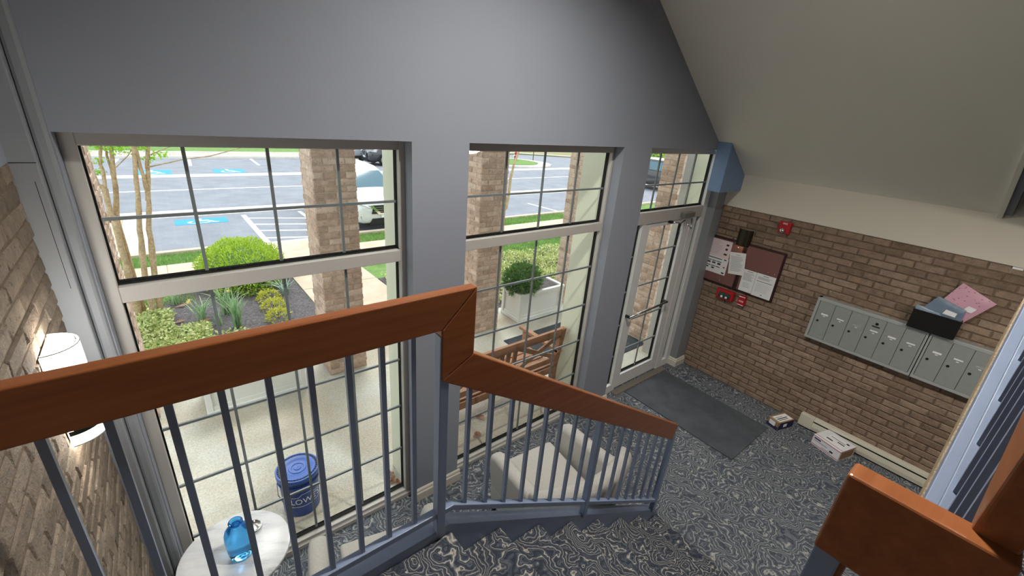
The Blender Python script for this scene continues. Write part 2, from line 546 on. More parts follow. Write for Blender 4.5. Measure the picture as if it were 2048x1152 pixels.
# entrance: transom light, two thin sidelights and the door
w3 = struct(build(MB().box(3.745, 3.79, -.035, .04, 0, 2.786).box(5.112, 5.205, -.035, .04, 0, 2.786)
                  .box(3.79, 5.112, -.035, .04, 2.729, 2.786), 'window_3', M['frame_white'], bevel=0.003))
bx('transom_rail', M['frame'], w3, 3.79, 5.112, -.04, .04, 2.035, 2.16, bevel=0.004)
glazing(w3, 3.79, 5.112, 2.16, 2.729, 4, [2.42])
bx('post', M['frame_white'], w3, 3.978, 4.045, -.035, .04, 0, 2.04, bevel=0.003)
bx('post', M['frame_white'], w3, 4.905, 5.02, -.035, .04, 0, 2.04, bevel=0.003)
bx('sidelight_sill', M['frame_white'], w3, 3.79, 3.978, -.035, .04, 0, .10, bevel=0.003)
bx('sidelight_sill', M['frame_white'], w3, 5.02, 5.112, -.035, .04, 0, .10, bevel=0.003)
glazing(w3, 3.82, 3.978, .10, 2.035, 1, [1.68, 1.278, 0.872, 0.468], xs=[])
bx('sidelight_stile', M['frame'], w3, 3.79, 3.82, -.035, .04, .1, 2.035)
glazing(w3, 5.03, 5.10, .10, 2.035, 1, [1.68, 1.278, 0.872, 0.468], xs=[])
d = struct(build(MB().box(4.05, 4.122, -.03, .02, .025, 2.03).box(4.775, 4.90, -.03, .02, .025, 2.03)
                 .box(4.122, 4.775, -.03, .02, 1.99, 2.03).box(4.122, 4.775, -.03, .02, .025, .19), 'door_1', M['frame_white'], bevel=0.004))
glazing(d, 4.122, 4.775, .19, 1.99, 2, [1.702, 1.316, 0.905, 0.52], y=-0.004)
pb = build(MB().tube([(3.985, -.085, 1.006), (4.715, -.085, 1.04)], .0125, 12), 'push_bar', M['steel'], d, smooth=True)
for x, z in ((3.995, 1.0065), (4.705, 1.0395)):
    build(MB().tube([(x, -.09, z), (x, -.03, z)], .016, 12), 'bar_bracket', M['dark'], d, auto=40)
dc = bx('door_closer', M['steel_paint'], d, 4.64, 4.86, -.095, -.041, 2.060, 2.115, bevel=0.006)
build(MB().tube([(4.70, -.075, 2.03), (4.55, -.12, 2.02), (4.46, -.06, 2.03)], .008, 8), 'closer_arm', M['steel'], d, smooth=True)
build(MB().tube([(4.84, -.075, 2.04), (4.83, -.10, 1.93), (4.74, -.09, 1.985)], .007, 8), 'closer_spring', M['chrome'], d, smooth=True)
bx('knob', M['dark'], d, 4.435, 4.475, -.075, -.03, 2.015, 2.04, bevel=0.005)
struct(bx('trim_3', M['sill_metal'], None, 3.98, 5.02, -.12, -.035, 0, .010, bevel=0.003))

# ------------------------------------------------------------------ brickwork
def brick_mesh(name, L, H, D, seed, mat):
    """one brick, face towards -Y, chamfered and slightly uneven"""
    r = random.Random(seed)
    j = lambda s: r.uniform(-s, s)
    c = 0.006
    vs = []
    for (x, z) in ((0, 0), (L, 0), (L, H), (0, H)):
        vs.append((x + j(.0015), 0.0 + D, z + j(.001)))
    for (x, z) in ((0, 0), (L, 0), (L, H), (0, H)):
        vs.append((x + j(.002), c * .9 + abs(j(.002)), z + j(.0015)))
    for (x, z) in ((c, c), (L - c, c), (L - c, H - c), (c, H - c)):
        vs.append((x + j(.003), j(.0025), z + j(.0025)))
    mx = (L / 2 + j(.03), -abs(j(.002)), H / 2 + j(.01))
    vs.append(mx)
    fs = []
    for a, b in ((0, 4), (4, 8)):
        for i in range(4):
            k = (i + 1) % 4
            fs.append((a + i, a + k, b + k, b + i))
    for i in range(4):
        fs.append((8 + i, 8 + (i + 1) % 4, 12))
    me = bpy.data.meshes.new(name)
    me.from_pydata(vs, [], fs)
    me.materials.append(mat)
    me.update()
    return me

BH, BL, JT = 0.0677, 0.2133, 0.0095
CAMP = Vector((0.228, -2.498, 2.988))
_bm_cache = {}
def bricks_on(parent, o, ang, L, rows, mat, limit=300, shift=0.0, seen=None, z0=0.0, rowlen=None, stuff_name='brick_courses', jit=0.0016):
    """running bond on a face: starts at o, runs along the direction ang (radians about Z), face towards local -Y"""
    key = mat.name
    if key not in _bm_cache:
        _bm_cache[key] = {}
    cache = _bm_cache[key]
    def mesh_for(l, k):
        q = (round(l, 3), k)
        if q not in cache:
            cache[q] = brick_mesh('brick', l, BH - JT, 0.045, hash(q) % 9999, mat)
        return cache[q]
    rot = Matrix.Rotation(ang, 4, 'Z')
    spots = []
    for r in range(rows):
        s = (-BL / 2 if r % 2 else 0.0) + shift
        x = s
        while x < L - 0.02:
            a, b_ = max(x, 0.0), min(x + BL, L)
            if b_ - a > 0.03:
                p = Vector(o) + rot @ Vector((a + JT / 2, 0, 0)) + Vector((0, 0, z0 + r * BH + JT / 2))
                mid = p + rot @ Vector(((b_ - a) / 2, 0, 0)) + Vector((0, 0, BH / 2))
                spots.append((p, b_ - a - JT, mid))
            x += BL
    n_in = [s for s in spots if seen is None or seen(s[2])]
    n_in.sort(key=lambda s: (s[2] - CAMP).length)
    take = n_in[:limit]
    ids = {id(s) for s in take}
    rest = [s for s in spots if id(s) not in ids]
    off = base_of(parent)
    nrm = rot @ Vector((0, -1, 0))
    for i, (p, l, mid) in enumerate(take):
        ob = bpy.data.objects.new('brick', mesh_for(l, i % 6))
        COL.objects.link(ob)
        ob.parent = parent
        ob.location = p - off + nrm * random.uniform(-jit, jit * 1.6)
        ob.rotation_euler = (0, 0, ang)
    if rest:
        vs, fs = [], []
        for i, (p, l, mid) in enumerate(rest):
            me = mesh_for(l, i % 6)
            k = len(vs)
            for v in me.vertices:
                vs.append(tuple(p + rot @ v.co))
            for f in me.polygons:
                fs.append(tuple(k + q for q in f.vertices))
        stuff(link_mesh(stuff_name, vs, fs, mat, parent))

# right wall: brick up to 2.17 m
wr = struct(bx('wall_right', M['mortar_in'], None, XR + .009, XR + .12, YB, YF + 0.15, 0, 2.17))
bricks_on(wr, (XR, YF, 0), -PI / 2, 2.63, 32, M['brick_in'], 300, seen=lambda p: p.y > -2.62 and not (-2.6 < p.y < -1.42 and 1.05 < p.z < 1.42))
bricks_on(wr, (XR, YF - 2.63, 0), -PI / 2, 0.86, 32, M['brick_in'], 0)
# left wall: brick up to 2.686 m, face towards +X
wl = struct(bx('wall_left', M['mortar_in'], None, XL - .12, XL - .005, YB, 0.0, 0, 2.686))
bricks_on(wl, (XL, -1.90, 0), PI / 2, 1.71, 40, M['brick_left'], 300, z0=-0.022, jit=0.0015, seen=lambda p: p.z > 0.45)
bricks_on(wl, (XL, YB, 0), PI / 2, 1.72, 40, M['brick_left'], 0, z0=-0.022)

# ================================================================== STAIRS
NL = lambda x: 1.36 - 0.63 * (x - 0.921)            # nosing line, flight down
NU = lambda x: 1.86 + 0.63 * (x - 0.878)            # nosing line, flight up
st = thing('staircase', 'carpeted staircase going down from the landing to the lobby floor', 'staircase', (0.9, -1.93, 0))
bx('landing', M['stair_carpet'], st, XL + .014, 0.921, YB + .006, -1.425, 1.16, ZL, bevel=0.012)
for k in range(1, 8):
    bx('step', M['stair_carpet'], st, .921 + .27 * (k - 1) - .03, .921 + .27 * k, -2.45, -1.424, max(1.36 - .17 * k - .25, 0), 1.36 - .17 * k, bevel=0.010)
def stringer(y0, y1, yf0, yf1, name, parent, f, top, depth, x0, x1, flat=None):
    tp = top; top = top - .009
    poly = ([(flat, f(x0) + top)] if flat is not None else []) + [(x0, f(x0) + top), (x1, f(x1) + top), (x1, max(f(x1) + top - depth, 0)), (x0, f(x0) + top - depth)] + ([(flat, f(x0) + top - depth)] if flat is not None else [])
    s = build(MB().prism(poly, y0, y1), name, M['rail_blue'], parent)
    top = tp
    t_ = 0.009
    yf0 -= .0015
    poly2 = ([(flat, f(x0) + top)] if flat is not None else []) + [(x0, f(x0) + top), (x1, f(x1) + top), (x1, f(x1) + top - t_), (x0, f(x0) + top - t_)] + ([(flat, f(x0) + top - t_)] if flat is not None else [])
    build(MB().prism(poly2, yf0, yf1), 'stringer_flange', M['rail_blue'], parent, bevel=0.002)
    return s
stringer(-1.424, -1.416, -1.424, -1.358, 'stringer', st, NL, .036, .27, .911, 2.80, flat=XL + .014)
stringer(-2.458, -2.450, -2.458, -2.420, 'stringer', st, NL, .036, .27, .911, 2.80)

su = thing('staircase', 'carpeted staircase climbing from the landing towards the mailbox wall, blue stringer', 'staircase', (0.9, -3.1, ZL))
for k in range(1, 8):
    x = .354 + .27 * (k - 1)
    bx('step', M['stair_carpet'], su, x, x + .30, -3.60, -2.60, max(1.362, 1.36 + .17 * k - .19), 1.36 + .17 * k, bevel=0.010)
stringer(-2.600, -2.560, -2.600, -2.554, 'stringer', su, NU, .04, .27, .93, 2.40)
build(MB().prism([(.93, NU(.93) - .232), (2.40, NU(2.4) - .232), (2.40, NU(2.4) - .39), (.93, NU(.93) - .39)], -3.60, -2.556), 'soffit', M['tan'], su)
struct(bx('floor_upper', M['carpet'], None, 2.244, XR, YB, -2.585, 2.46, 2.72))

# ------------------------------------------------------------------ railings
def baluster(parent, x, y, z0, z1, s=0.016):
    return bx('baluster', M['rail_blue'], parent, x - s / 2, x + s / 2, y - s / 2, y + s / 2, z0, z1)
def handrail(parent, poly, y0, y1):
    return build(MB().prism(poly, y0, y1), 'handrail', M['wood'], parent, bevel=0.005, seg=3)

rl = thing('stair_railing', 'stair railing with cherry wood handrail stepping down beside the windows', 'railing', (0.88, -1.42, ZL))
H0, H1 = -1.439, -1.400
handrail(rl, [(XL + .002, 2.323), (.849, 2.323), (.980, 2.453), (XL + .002, 2.453)], H0, H1)
handrail(rl, [(.849, 2.323), (.849, 2.131), (.979, 2.203), (.980, 2.453)], H0, H1)
handrail(rl, [(.849, 2.131), (2.712, .957), (2.742, 1.074), (.979, 2.203)], H0, H1)
NB = lambda x: 1.512 - 0.63 * (x - 0.921)
YR = -1.417
build(MB().prism([(XL + .002, 1.486), (.915, 1.486), (2.757, NB(2.757) - .026), (2.757, NB(2.757)), (.921, 1.512), (XL + .002, 1.512)], -1.434, -1.402), 'bottom_rail', M['rail_blue'], rl, bevel=0.002)
for i in range(9):
    baluster(rl, -.047 + .1005 * i, YR, 1.51, 2.325)
for x in (.990, 1.099, 1.207, 1.318, 1.421, 1.530, 1.637, 1.747, 1.978, 2.088, 2.195, 2.302, 2.405, 2.514, 2.618):
    baluster(rl, x - .008, YR, NB(x) - .004, 2.131 - .63 * (x - .849) + .01)
bx('post', M['rail_blue'], rl, .846, .882, -1.437, -1.399, 1.40, 2.30, bevel=0.002)
bx('post', M['rail_blue'], rl, 1.826, 1.858, -1.436, -1.400, NL(1.84) + .03, 2.131 - .63 * (1.826 - .849) + .01, bevel=0.002)
bx('post', M['rail_blue'], rl, 2.718, 2.752, -1.436, -1.400, NL(2.735) + .03, 1.0, bevel=0.002)

ri = thing('stair_railing', 'cherry wood railing end across the gap between the two flights, in the near foreground', 'railing', (0.86, -2.47, ZL))
handrail(ri, [(.840, 2.470), (.840, 2.600), (.879, 2.600), (.879, 2.470)], -2.610, -2.458)
bx('post', M['rail_blue'], ri, .842, .877, -2.490, -2.460, 1.385, 2.474, bevel=0.002)
Q0, Q1 = -2.4975, -2.460
handrail(ri, [(.880, 2.455), (.880, 2.106), (1.01, 2.180), (1.01, 2.40)], Q0, Q1)
handrail(ri, [(.880, 2.106), (2.712, .957), (2.742, 1.074), (1.01, 2.180)], Q0, Q1)
build(MB().prism([(.915, 1.486), (2.757, NB(2.757) - .026), (2.757, NB(2.757)), (.921, 1.512)], -2.494, -2.464), 'bottom_rail', M['rail_blue'], ri, bevel=0.002)
for i in range(16):
    x = .990 + .1085 * i
    baluster(ri, x, -2.479, NB(x) - .004, 2.106 - .63 * (x - .88) + .01)
bx('post', M['rail_blue'], ri, 2.718, 2.752, -2.495, -2.463, NL(2.735) + .03, 1.0, bevel=0.002)

ru = thing('stair_railing', 'cherry and blue railing rising beside the upper flight at the right edge', 'railing', (0.9, -2.59, ZL))
V0, V1 = -2.607, -2.569
RT = lambda x: 2.74 + .63 * (x - .878)
handrail(ru, [(.862, RT(.862) - .155), (.862, RT(.862)), (2.7, RT(2.7)), (2.7, RT(2.7) - .155)], V0, V1)
NBU = lambda x: 2.012 + .63 * (x - .878)
build(MB().prism([(.56, NBU(.56)), (2.6, NBU(2.6)), (2.6, NBU(2.6) - .027), (.56, NBU(.56) - .027)], -2.606, -2.571), 'bottom_rail', M['rail_blue'], ru, bevel=0.002)
for i in range(16):
    x = .96 + .11 * i
    baluster(ru, x, -2.588, NBU(x) - .004, RT(x) - .15)
bx('post', M['rail_blue'], ru, .842, .877, -2.605, -2.571, NU(.86) + .02, 2.474, bevel=0.002)
bx('post', M['rail_blue'], ru, 2.62, 2.654, -2.605, -2.571, 2.70, RT(2.62) - .13, bevel=0.002)

# ================================================================== LOBBY FURNISHINGS
em = bx('entrance_mat', M['mat'], None, 4.13, 4.97, -1.44, -.135, 0.0, 0.012, bevel=0.004)
tag(em, 'charcoal carpet runner lying inside the glass entrance door', 'mat')

# ---- armchairs
def soft(mb, name, parent, mat, bevel=.03, sub=1):
    return build(mb, name, mat, parent, local=True, smooth=True, bevel=bevel, seg=3)
def armchair(loc, rz, label, group):
    """faces local +Y; origin on the floor under its middle"""
    t = thing('armchair', label, 'armchair', loc, rz, group)
    soft(MB().prism([(-.36, -.33), (.36, -.33), (.37, .27), (-.37, .27)], .13, .32, 'z'), 'seat_base', t, M['fabric'], .02)
    soft(MB().prism([(-.205, -.20), (.205, -.20), (.225, .31), (-.225, .31)], .318, .455, 'z'), 'seat_cushion', t, M['fabric'], .022)
    for s in (-1, 1):
        prof = [(-.36, .13), (.30, .13), (.33, .50), (.30, .60), (.22, .635), (-.10, .655), (-.36, .70)]
        o = MB()
        vs = []
        for a in (s * .232, s * .345):
            for (y, z) in prof:
                lean = (z - .13) * .10 * s
                vs.append((a + lean, y, z))
        n = len(prof)
        fs = [tuple(range(n)), tuple(range(2 * n - 1, n - 1, -1))] + [(i, n + i, n + (i + 1) % n, (i + 1) % n) for i in range(n)]
        o.add(vs, fs)
        soft(o, 'armrest', t, M['fabric'], .05)
    # curved back: arc of sections, taller in the middle
    N = 10
    o = MB(); ring = []
    for i in range(N + 1):
        u = -1 + 2 * i / N
        x = .415 * u
        y = -.37 + .13 * u * u
        ztop = .81 - .03 * u ** 4
        sec = [(y + .05, .14), (y + .055, .46), (y + .01, ztop - .05), (y - .01, ztop - .01), (y - .05, ztop), (y - .10, ztop - .015), (y - .12, ztop - .06), (y - .09, .40), (y - .06, .14)]
        ring.append([(x * (1 + .06 * (z - .14)), yy, z) for (yy, z) in sec])
    m = len(ring[0])
    vs = [p for r_ in ring for p in r_]
    fs = [(i * m + k, (i + 1) * m + k, (i + 1) * m + (k + 1) % m, i * m + (k + 1) % m) for i in range(N) for k in range(m)]
    fs += [tuple(range(m)), tuple(N * m + k for k in range(m - 1, -1, -1))]
    o.add(vs, fs)
    b_ = build(o, 'backrest', M['fabric'], t, local=True, smooth=True, bevel=.022, seg=2)
    for sx in (-1, 1):
        for sy in (-1, 1):
            x, y = sx * .31, sy * .27 - .03
            build(MB().tube([(x, y, .14), (x + sx * .025, y + sy * .025, 0.0)], [.026, .015], 10), 'leg', M['dark'], t, local=True, smooth=True)
    return t
armchair((2.165, -.868, 0), math.radians(-5), 'oatmeal upholstered armchair behind the sloping stair balusters', 'lobby armchairs')
armchair((.84, -.87, 0), math.radians(-14), 'oatmeal upholstered armchair beside the round marble table, under the level railing', 'lobby armchairs')

# ---- marble table, vase, dish
def marble():
    t = NT('white_grey_marble')
    t.bsdf.inputs['Roughness'].default_value = 0.22
    v = t.stretch(t.coord(), (2, 7, 2))
    n = t.noise(v, 1.6, 6, 0.62)
    col = t.ramp([(0.30, rgb(150, 152, 160)), (0.48, rgb(206, 207, 210)), (0.7, rgb(226, 226, 226))], n).outputs['Color']
    t.link(col, t.bsdf.inputs['Base Color'])
    return t.m
M['marble'] = marble()
tb_ = thing('side_table', 'round side table with white and grey marble top by the left window', 'table', (.195, -.335, 0), math.radians(-28))
build(MB().lathe([(0, .556), (.255, .556), (.272, .562), (.275, .570), (.272, .578), (.265, .58), (0, .58)], n=64), 'tabletop', M['marble'], tb_, local=True, auto=35)
build(MB().lathe([(0, .558), (.10, .556), (.03, .53), (.022, .30), (.022, .06), (.03, .03)], n=24), 'pedestal', M['dark'], tb_, local=True, auto=50)
build(MB().lathe([(0, .03), (.03, .03), (.17, .014), (.175, 0), (0, 0)], n=40), 'base', M['dark'], tb_, local=True, auto=40)

def blue_glass():
    t = NT('cobalt_blue_glass')
    b = t.bsdf
    b.inputs['Base Color'].default_value = (0.10, 0.46, 0.90, 1)
    b.inputs['Transmission Weight'].default_value = 1.0
    b.inputs['Roughness'].default_value = 0.02
    b.inputs['IOR'].default_value = 1.25
    return t.m
M['blue_glass'] = blue_glass()
va = thing('glass_vase', 'squat cobalt blue glass bottle vase on the round marble table', 'vase', (.222, -.365, .58))
build(MB().lathe([(0, .006), (.030, .003), (.046, .001), (.057, .012), (.064, .04), (.067, .09), (.068, .135), (.066, .165), (.058, .188), (.042, .206), (.026, .215), (.021, .224), (.021, .234)], n=40), 'body', M['blue_glass'], va, local=True, smooth=True)
build(MB().lathe([(.021, .232), (.026, .236), (.033, .240), (.035, .246), (.031, .251), (.023, .248), (.018, .240), (.018, .22)], n=32), 'lip', M['blue_glass'], va, local=True, smooth=True)
di = build(MB().lathe([(0, .003), (.022, .002), (.040, .010), (.046, .016), (.048, .014), (.042, .006), (.024, -.001), (0, 0)], (.300, -.225, .581), 32), 'trinket_dish', M['chrome'], None, smooth=True)
tag(di, 'small shiny silver dish behind the blue vase on the marble table', 'dish')

# ---- sconces
def sconce(loc, rz, r, h, label, mat, glow):
    t = thing('wall_sconce', label, 'wall lamp', loc, rz, 'half-round wall sconces')    # opens towards local +X, back plate at x=0
    bx('back_plate', M['bronze'] if mat is M['bronze'] else M['lamp_white'], t, 0, .012, -r * .98, r * .98, .01, h - .01, local=True)
    o = MB()
    n = 20
    pr = [(r, 0), (r, h), (r - .006, h), (r - .006, 0), (r, 0)]
    o.lathe(pr, (0.004, 0, 0), n, -PI / 2, PI / 2)
    build(o, 'shade', mat, t, local=True, auto=40)
    if mat is not M['bronze']:
        for z in (h - .004, .0):
            build(MB().lathe([(r + .002, z), (r + .002, z + .004), (r - .010, z + .004)], (0.004, 0, 0), n, -PI / 2, PI / 2), 'rim', M['mail_frame'], t, local=True)
        bx('seam', M['mail_frame'], t, .012, .012 + r * .9, -.0015, .0015, h + .0, h + .002, local=True)
    for z in ((h * .12,) if mat is not M['bronze'] else ()):
        build(MB().lathe([(r + .0015, z), (r + .0015, z + h * .055)], (0.004, 0, 0), n, -PI / 2, PI / 2), 'dark_band', M['bronze'], t, local=True)
    vs = [(0.004, 0, 0)] + [(0.004 + (r - .008) * math.cos(-PI / 2 + PI * k / n), (r - .008) * math.sin(-PI / 2 + PI * k / n), 0) for k in range(n + 1)]
    fs = [(0, k, k + 1) for k in range(1, n + 1)]
    for z in ((h * .04, h * .96) if mat is not M['bronze'] else (h * .05,)):
        build(MB().add([(p[0], p[1], z) for p in vs], fs), 'lens', glow, t, local=True)
    return t
M['glow_strong'] = emit_mat('lit_white_diffuser', (1.0, 0.90, 0.76, 1), 16.0)
M['glow_soft'] = emit_mat('warm_lit_diffuser', (1.0, 0.80, 0.55, 1), 4.0)
M['lamp_white_lit'] = emit_mat('lit_white_acrylic_shade', (1.0, 0.96, 0.90, 1), 14)
sconce((XL + .002, -.615, 1.80), 0, .085, .36, 'white half-round wall sconce on the left brick wall behind the handrail', M['lamp_white_lit'], M['glow_strong'])
sconce((XR - .002, -.47, 1.765), PI, .078, .19, 'dark bronze half-round sconce over the pinboard', M['bronze'], M['glow_soft'])

M['lamp_white_fill'] = emit_mat('fill_sconce_shade', (1.0, 0.94, 0.86, 1), 2.0)  # extra sconce added out of view to brighten the near handrail
sconce((XL + .002, -3.10, 2.85), 0, .085, .36, 'added unseen white fill sconce at the back of the landing, behind the camera', M['lamp_white_fill'], M['glow_strong'])
# ---- pinboard and notices
pbz = thing('pinboard', 'maroon double pinboard with dark rounded frame on the brick wall', 'noticeboard', (XR - .01, -.51, 1.24))
for y0, y1 in ((-.515, -.080), (-.948, -.520)):
    bx('frame', M['board_frame'], pbz, XR - .024, XR - .002, y0, y1, 1.226, 1.806, bevel=.022, seg=4)
    bx('panel', M['board'], pbz, XR - .027, XR - .02, y0 + .022, y1 - .022, 1.250, 1.782, bevel=.012)
pins = [(-.14, 1.30), (-.30, 1.295), (-.33, 1.285), (-.44, 1.73), (-.83, 1.55), (-.90, 1.55)]
for i, (y, z) in enumerate(pins):
    build(MB().tube([(XR - .040, y, z), (XR - .026, y, z)], [.007, .004], 8), 'push_pin', M['chrome'], pbz, smooth=True)

def notice(y0, y1, z0, z1, rot, label, lines, x, mat=None, group='notices on the pinboard'):
    """sheet facing -X; lines = list of (u0,u1,v,height,material) in 0..1 from top left"""
    cy, cz = (y0 + y1) / 2, (z0 + z1) / 2
    wd, ht = abs(y1 - y0), abs(z1 - z0)
    t = thing('paper_notice', label, 'paper', (x, cy, cz), 0, group)
    t.rotation_euler = (rot, 0, 0)
    build(MB().box(-.0007, .0007, -wd / 2, wd / 2, -ht / 2, ht / 2), 'sheet', mat or M['paper'], t, local=True)
    groups = {}
    for (u0, u1, v, h, m) in lines:
        groups.setdefault(m.name, (m, []))[1].append((u0, u1, v, h))
    for m, ls in groups.values():
        o = MB()
        for (u0, u1, v, h) in ls:
            ya, yb = wd / 2 - u0 * wd, wd / 2 - u1 * wd
            zt = ht / 2 - v * ht
            o.quad((-.0011, ya, zt), (-.0011, yb, zt), (-.0011, yb, zt - h * ht), (-.0011, ya, zt - h * ht))
        stuff(build(o, 'print', m, t, local=True))
    return t
def textlines(v0, v1, n, u0=.1, u1=.9, m=None, h=.011, rnd=None):
    r = random.Random(n * 7 + int(v0 * 100))
    return [(u0, u0 + (u1 - u0) * r.uniform(.72, 1.0), v0 + (v1 - v0) * i / n, h, m or M['ink']) for i in range(n)]
PX = XR - .029
notice(-.100, -.366, 1.560, 1.772, 0, 'pale pink printed notice at the top left of the pinboard', textlines(.08, .9, 9, .08, .62) + [(.76, .88, .18, .10, M['ink_dark']), (.76, .86, .42, .12, M['ink_dark']), (.74, .88, .72, .10, M['ink_dark'])], PX, M['pink_paper'])
notice(-.105, -.372, 1.356, 1.560, 0, 'printed notice with dark green bands at the lower left of the pinboard',
       [(.03, .72, .08, .05, M['ink_green']), (.80, .92, .06, .06, M['ink_dark']), (.05, .25, .26, .05, M['ink_green']), (.28, .48, .26, .05, M['ink_green']), (.51, .72, .26, .05, M['ink_green']),
        (.07, .22, .36, .10, M['ink_dark']), (.30, .46, .36, .09, M['ink_dark']), (.55, .70, .36, .11, M['ink_dark']), (.05, .25, .58, .05, M['ink_green']), (.28, .48, .58, .05, M['ink_green']), (.51, .70, .58, .05, M['ink_green']),
        (.08, .18, .68, .08, M['ink_dark']), (.32, .45, .68, .09, M['ink_dark']), (.84, .92, .5, .08, M['red_print']), (.82, .94, .84, .09, M['ink_dark'])], PX)
notice(-.568, -.716, 1.252, 1.514, 0, 'white typed notice at the foot of the middle of the pinboard', [(.30, .75, .06, .02, M['ink_dark'])] + textlines(.14, .5, 10) + textlines(.6, .85, 4, .2, .8), PX)
notice(-.719, -.925, 1.245, 1.516, 0, 'white printed form at the lower right of the pinboard', [(.35, .65, .06, .02, M['ink_dark'])] + textlines(.14, .26, 4) + [(.08, .9, .32, .02, M['ink_dark']), (.48, .56, .88, .03, M['ink_dark'])] + textlines(.42, .82, 9, .1, .9, h=.006), PX)
notice(-.385, -.568, 1.415, 1.677, math.radians(-9), 'white letter pinned askew over the middle of the pinboard', [(.38, .66, .10, .015, M['ink_dark'])] + textlines(.18, .88, 16), PX - .006)

# ---- fire alarm devices
fs_ = thing('fire_alarm_strobe', 'red fire alarm strobe high on the brick wall under the ceiling edge', 'fire alarm', (XR - .03, -.845, 2.01))
bx('housing', M['red'], fs_, XR - .045, XR - .002, -.906, -.784, 2.010, 2.134, bevel=.008)
ln = build(MB().lathe([(0, 0), (.030, 0), (.026, .02), (.012, .032), (0, .034)], n=20), 'strobe_lens', M['chrome'], fs_, local=True, smooth=True)
ln.rotation_euler = (0, -PI / 2, 0); ln.location = (-.014, .012, .030)
RX = Matrix(((0, 0, -1, 0), (-1, 0, 0, 0), (0, 1, 0, 0), (0, 0, 0, 1)))      # text facing -X, reading along -Y
text_obj('lettering', 'FIRE', .026, M['white'], fs_, Matrix.Translation((-.0165, 0.0, .105)) @ RX)
fp = thing('fire_annunciator', 'red annunciator box with small window under the pinboard', 'fire alarm', (XR - .03, -.445, 1.08))
bx('housing', M['red'], fp, XR - .05, XR - .002, -.552, -.342, 1.078, 1.196, bevel=.008)
bx('window', M['ink_dark'], fp, XR - .053, XR - .048, -.515, -.372, 1.092, 1.160, bevel=.002)
bx('label_strip', M['ink_green'], fp, XR - .0545, XR - .0525, -.510, -.377, 1.130, 1.155)
for y in (-.415, -.470):
    build(MB().tube([(XR - .058, y, 1.108), (XR - .052, y, 1.108)], [.012, .016], 12), 'indicator', M['white'], fp, smooth=True)
fu = thing('fire_alarm_pull_station', 'small red fire pull station lettered in white below the pinboard', 'fire alarm', (XR - .03, -.648, 1.08))
bx('housing', M['red'], fu, XR - .05, XR - .002, -.690, -.607, 1.076, 1.196, bevel=.006)
bx('pull_bar', M['white'], fu, XR - .058, XR - .048, -.684, -.613, 1.184, 1.192, bevel=.002)
text_obj('lettering', 'FIRE', .030, M['white'], fu, Matrix.Translation((-.0205, 0, .050)) @ RX)
bx('lower_trim', M['white'], fu, XR - .052, XR - .048, -.684, -.613, 1.083, 1.089)

# ---- mailboxes
MX = 5.33
def mailbox(y0, doors, label, master):
    """y0 = left end (towards the door), n doors of 0.139 m"""
    wd = doors * .139 + .055
    t = thing('mailbox_unit', label, 'mailbox', (XR - .03, y0 - wd / 2, 1.02), 0, 'grey mailboxes on the brick wall')
    y1 = y0 - wd
    fr = build(MB().box(MX, XR - .001, y1, y1 + .025, 1.018, 1.478).box(MX, XR - .001, y0 - .025, y0, 1.018, 1.478)
               .box(MX - .002, XR - .001, y1, y0, 1.445, 1.478).box(MX - .004, XR - .001, y1, y0, 1.018, 1.042), 'frame', M['mail_frame'], t, bevel=.002)
    bx('back_box', M['dark'], t, MX + .02, XR - .001, y1 + .01, y0 - .01, 1.03, 1.46)
    for i in range(doors):
        a = y0 - .0275 - .139 * i
        d_ = bx('door', M['mail'], t, MX + .002, MX + .014, a - .1375, a - .0015, 1.044, 1.443, bevel=.0015)
        bx('name_label', M['white'] if (i + doors) % 4 else M['mail_frame'], d_, MX, MX + .0035, a - .105, a - .045, 1.305 + (.004 * (i % 2)), 1.321)
        bx('number_label', M['white'], d_, MX, MX + .0035, a - .085, a - .066, 1.290, 1.297)
        build(MB().tube([(MX - .002, a - .034, 1.232), (MX + .004, a - .034, 1.232)], [.0105, .012], 14), 'lock', M['bronze'], d_, auto=40)
    if master is not None:
        a = y0 - .0275 - .139 * master
        d_ = [c for c in t.children if c.name.startswith('door')][master]
        build(MB().tube([(MX - .002, a - .075, 1.392), (MX + .004, a - .075, 1.392)], .013, 14), 'master_lock', M['dark'], d_, auto=40)
        bx('latch_plate', M['bronze'], d_, MX - .002, MX + .003, a - .105, a - .045, 1.358, 1.368, bevel=.001)
    return t
mailbox(-1.366, 6, 'grey six-door bank of wall mailboxes, left of the pair', 3)
mailbox(-2.244, 6, 'grey wall mailbox bank running behind the stair railing, under the black bin', None)

# ---- things on the mailboxes
bn = thing('storage_bin', 'open black bin holding mail, on top of the mailboxes', 'bin', (XR - .06, -2.24, 1.478))
build(MB().box(5.285, 5.395, -2.395, -2.085, 1.478, 1.484).box(5.285, 5.290, -2.395, -2.080, 1.48, 1.65).box(5.390, 5.395, -2.395, -2.080, 1.48, 1.65)
      .box(5.285, 5.395, -2.085, -2.080, 1.48, 1.65).box(5.285, 5.395, -2.398, -2.392, 1.48, 1.65), 'tub', M['dark'], bn, bevel=.002)
bx('rim', M['dark'], bn, 5.280, 5.289, -2.402, -2.076, 1.640, 1.654, bevel=.002)

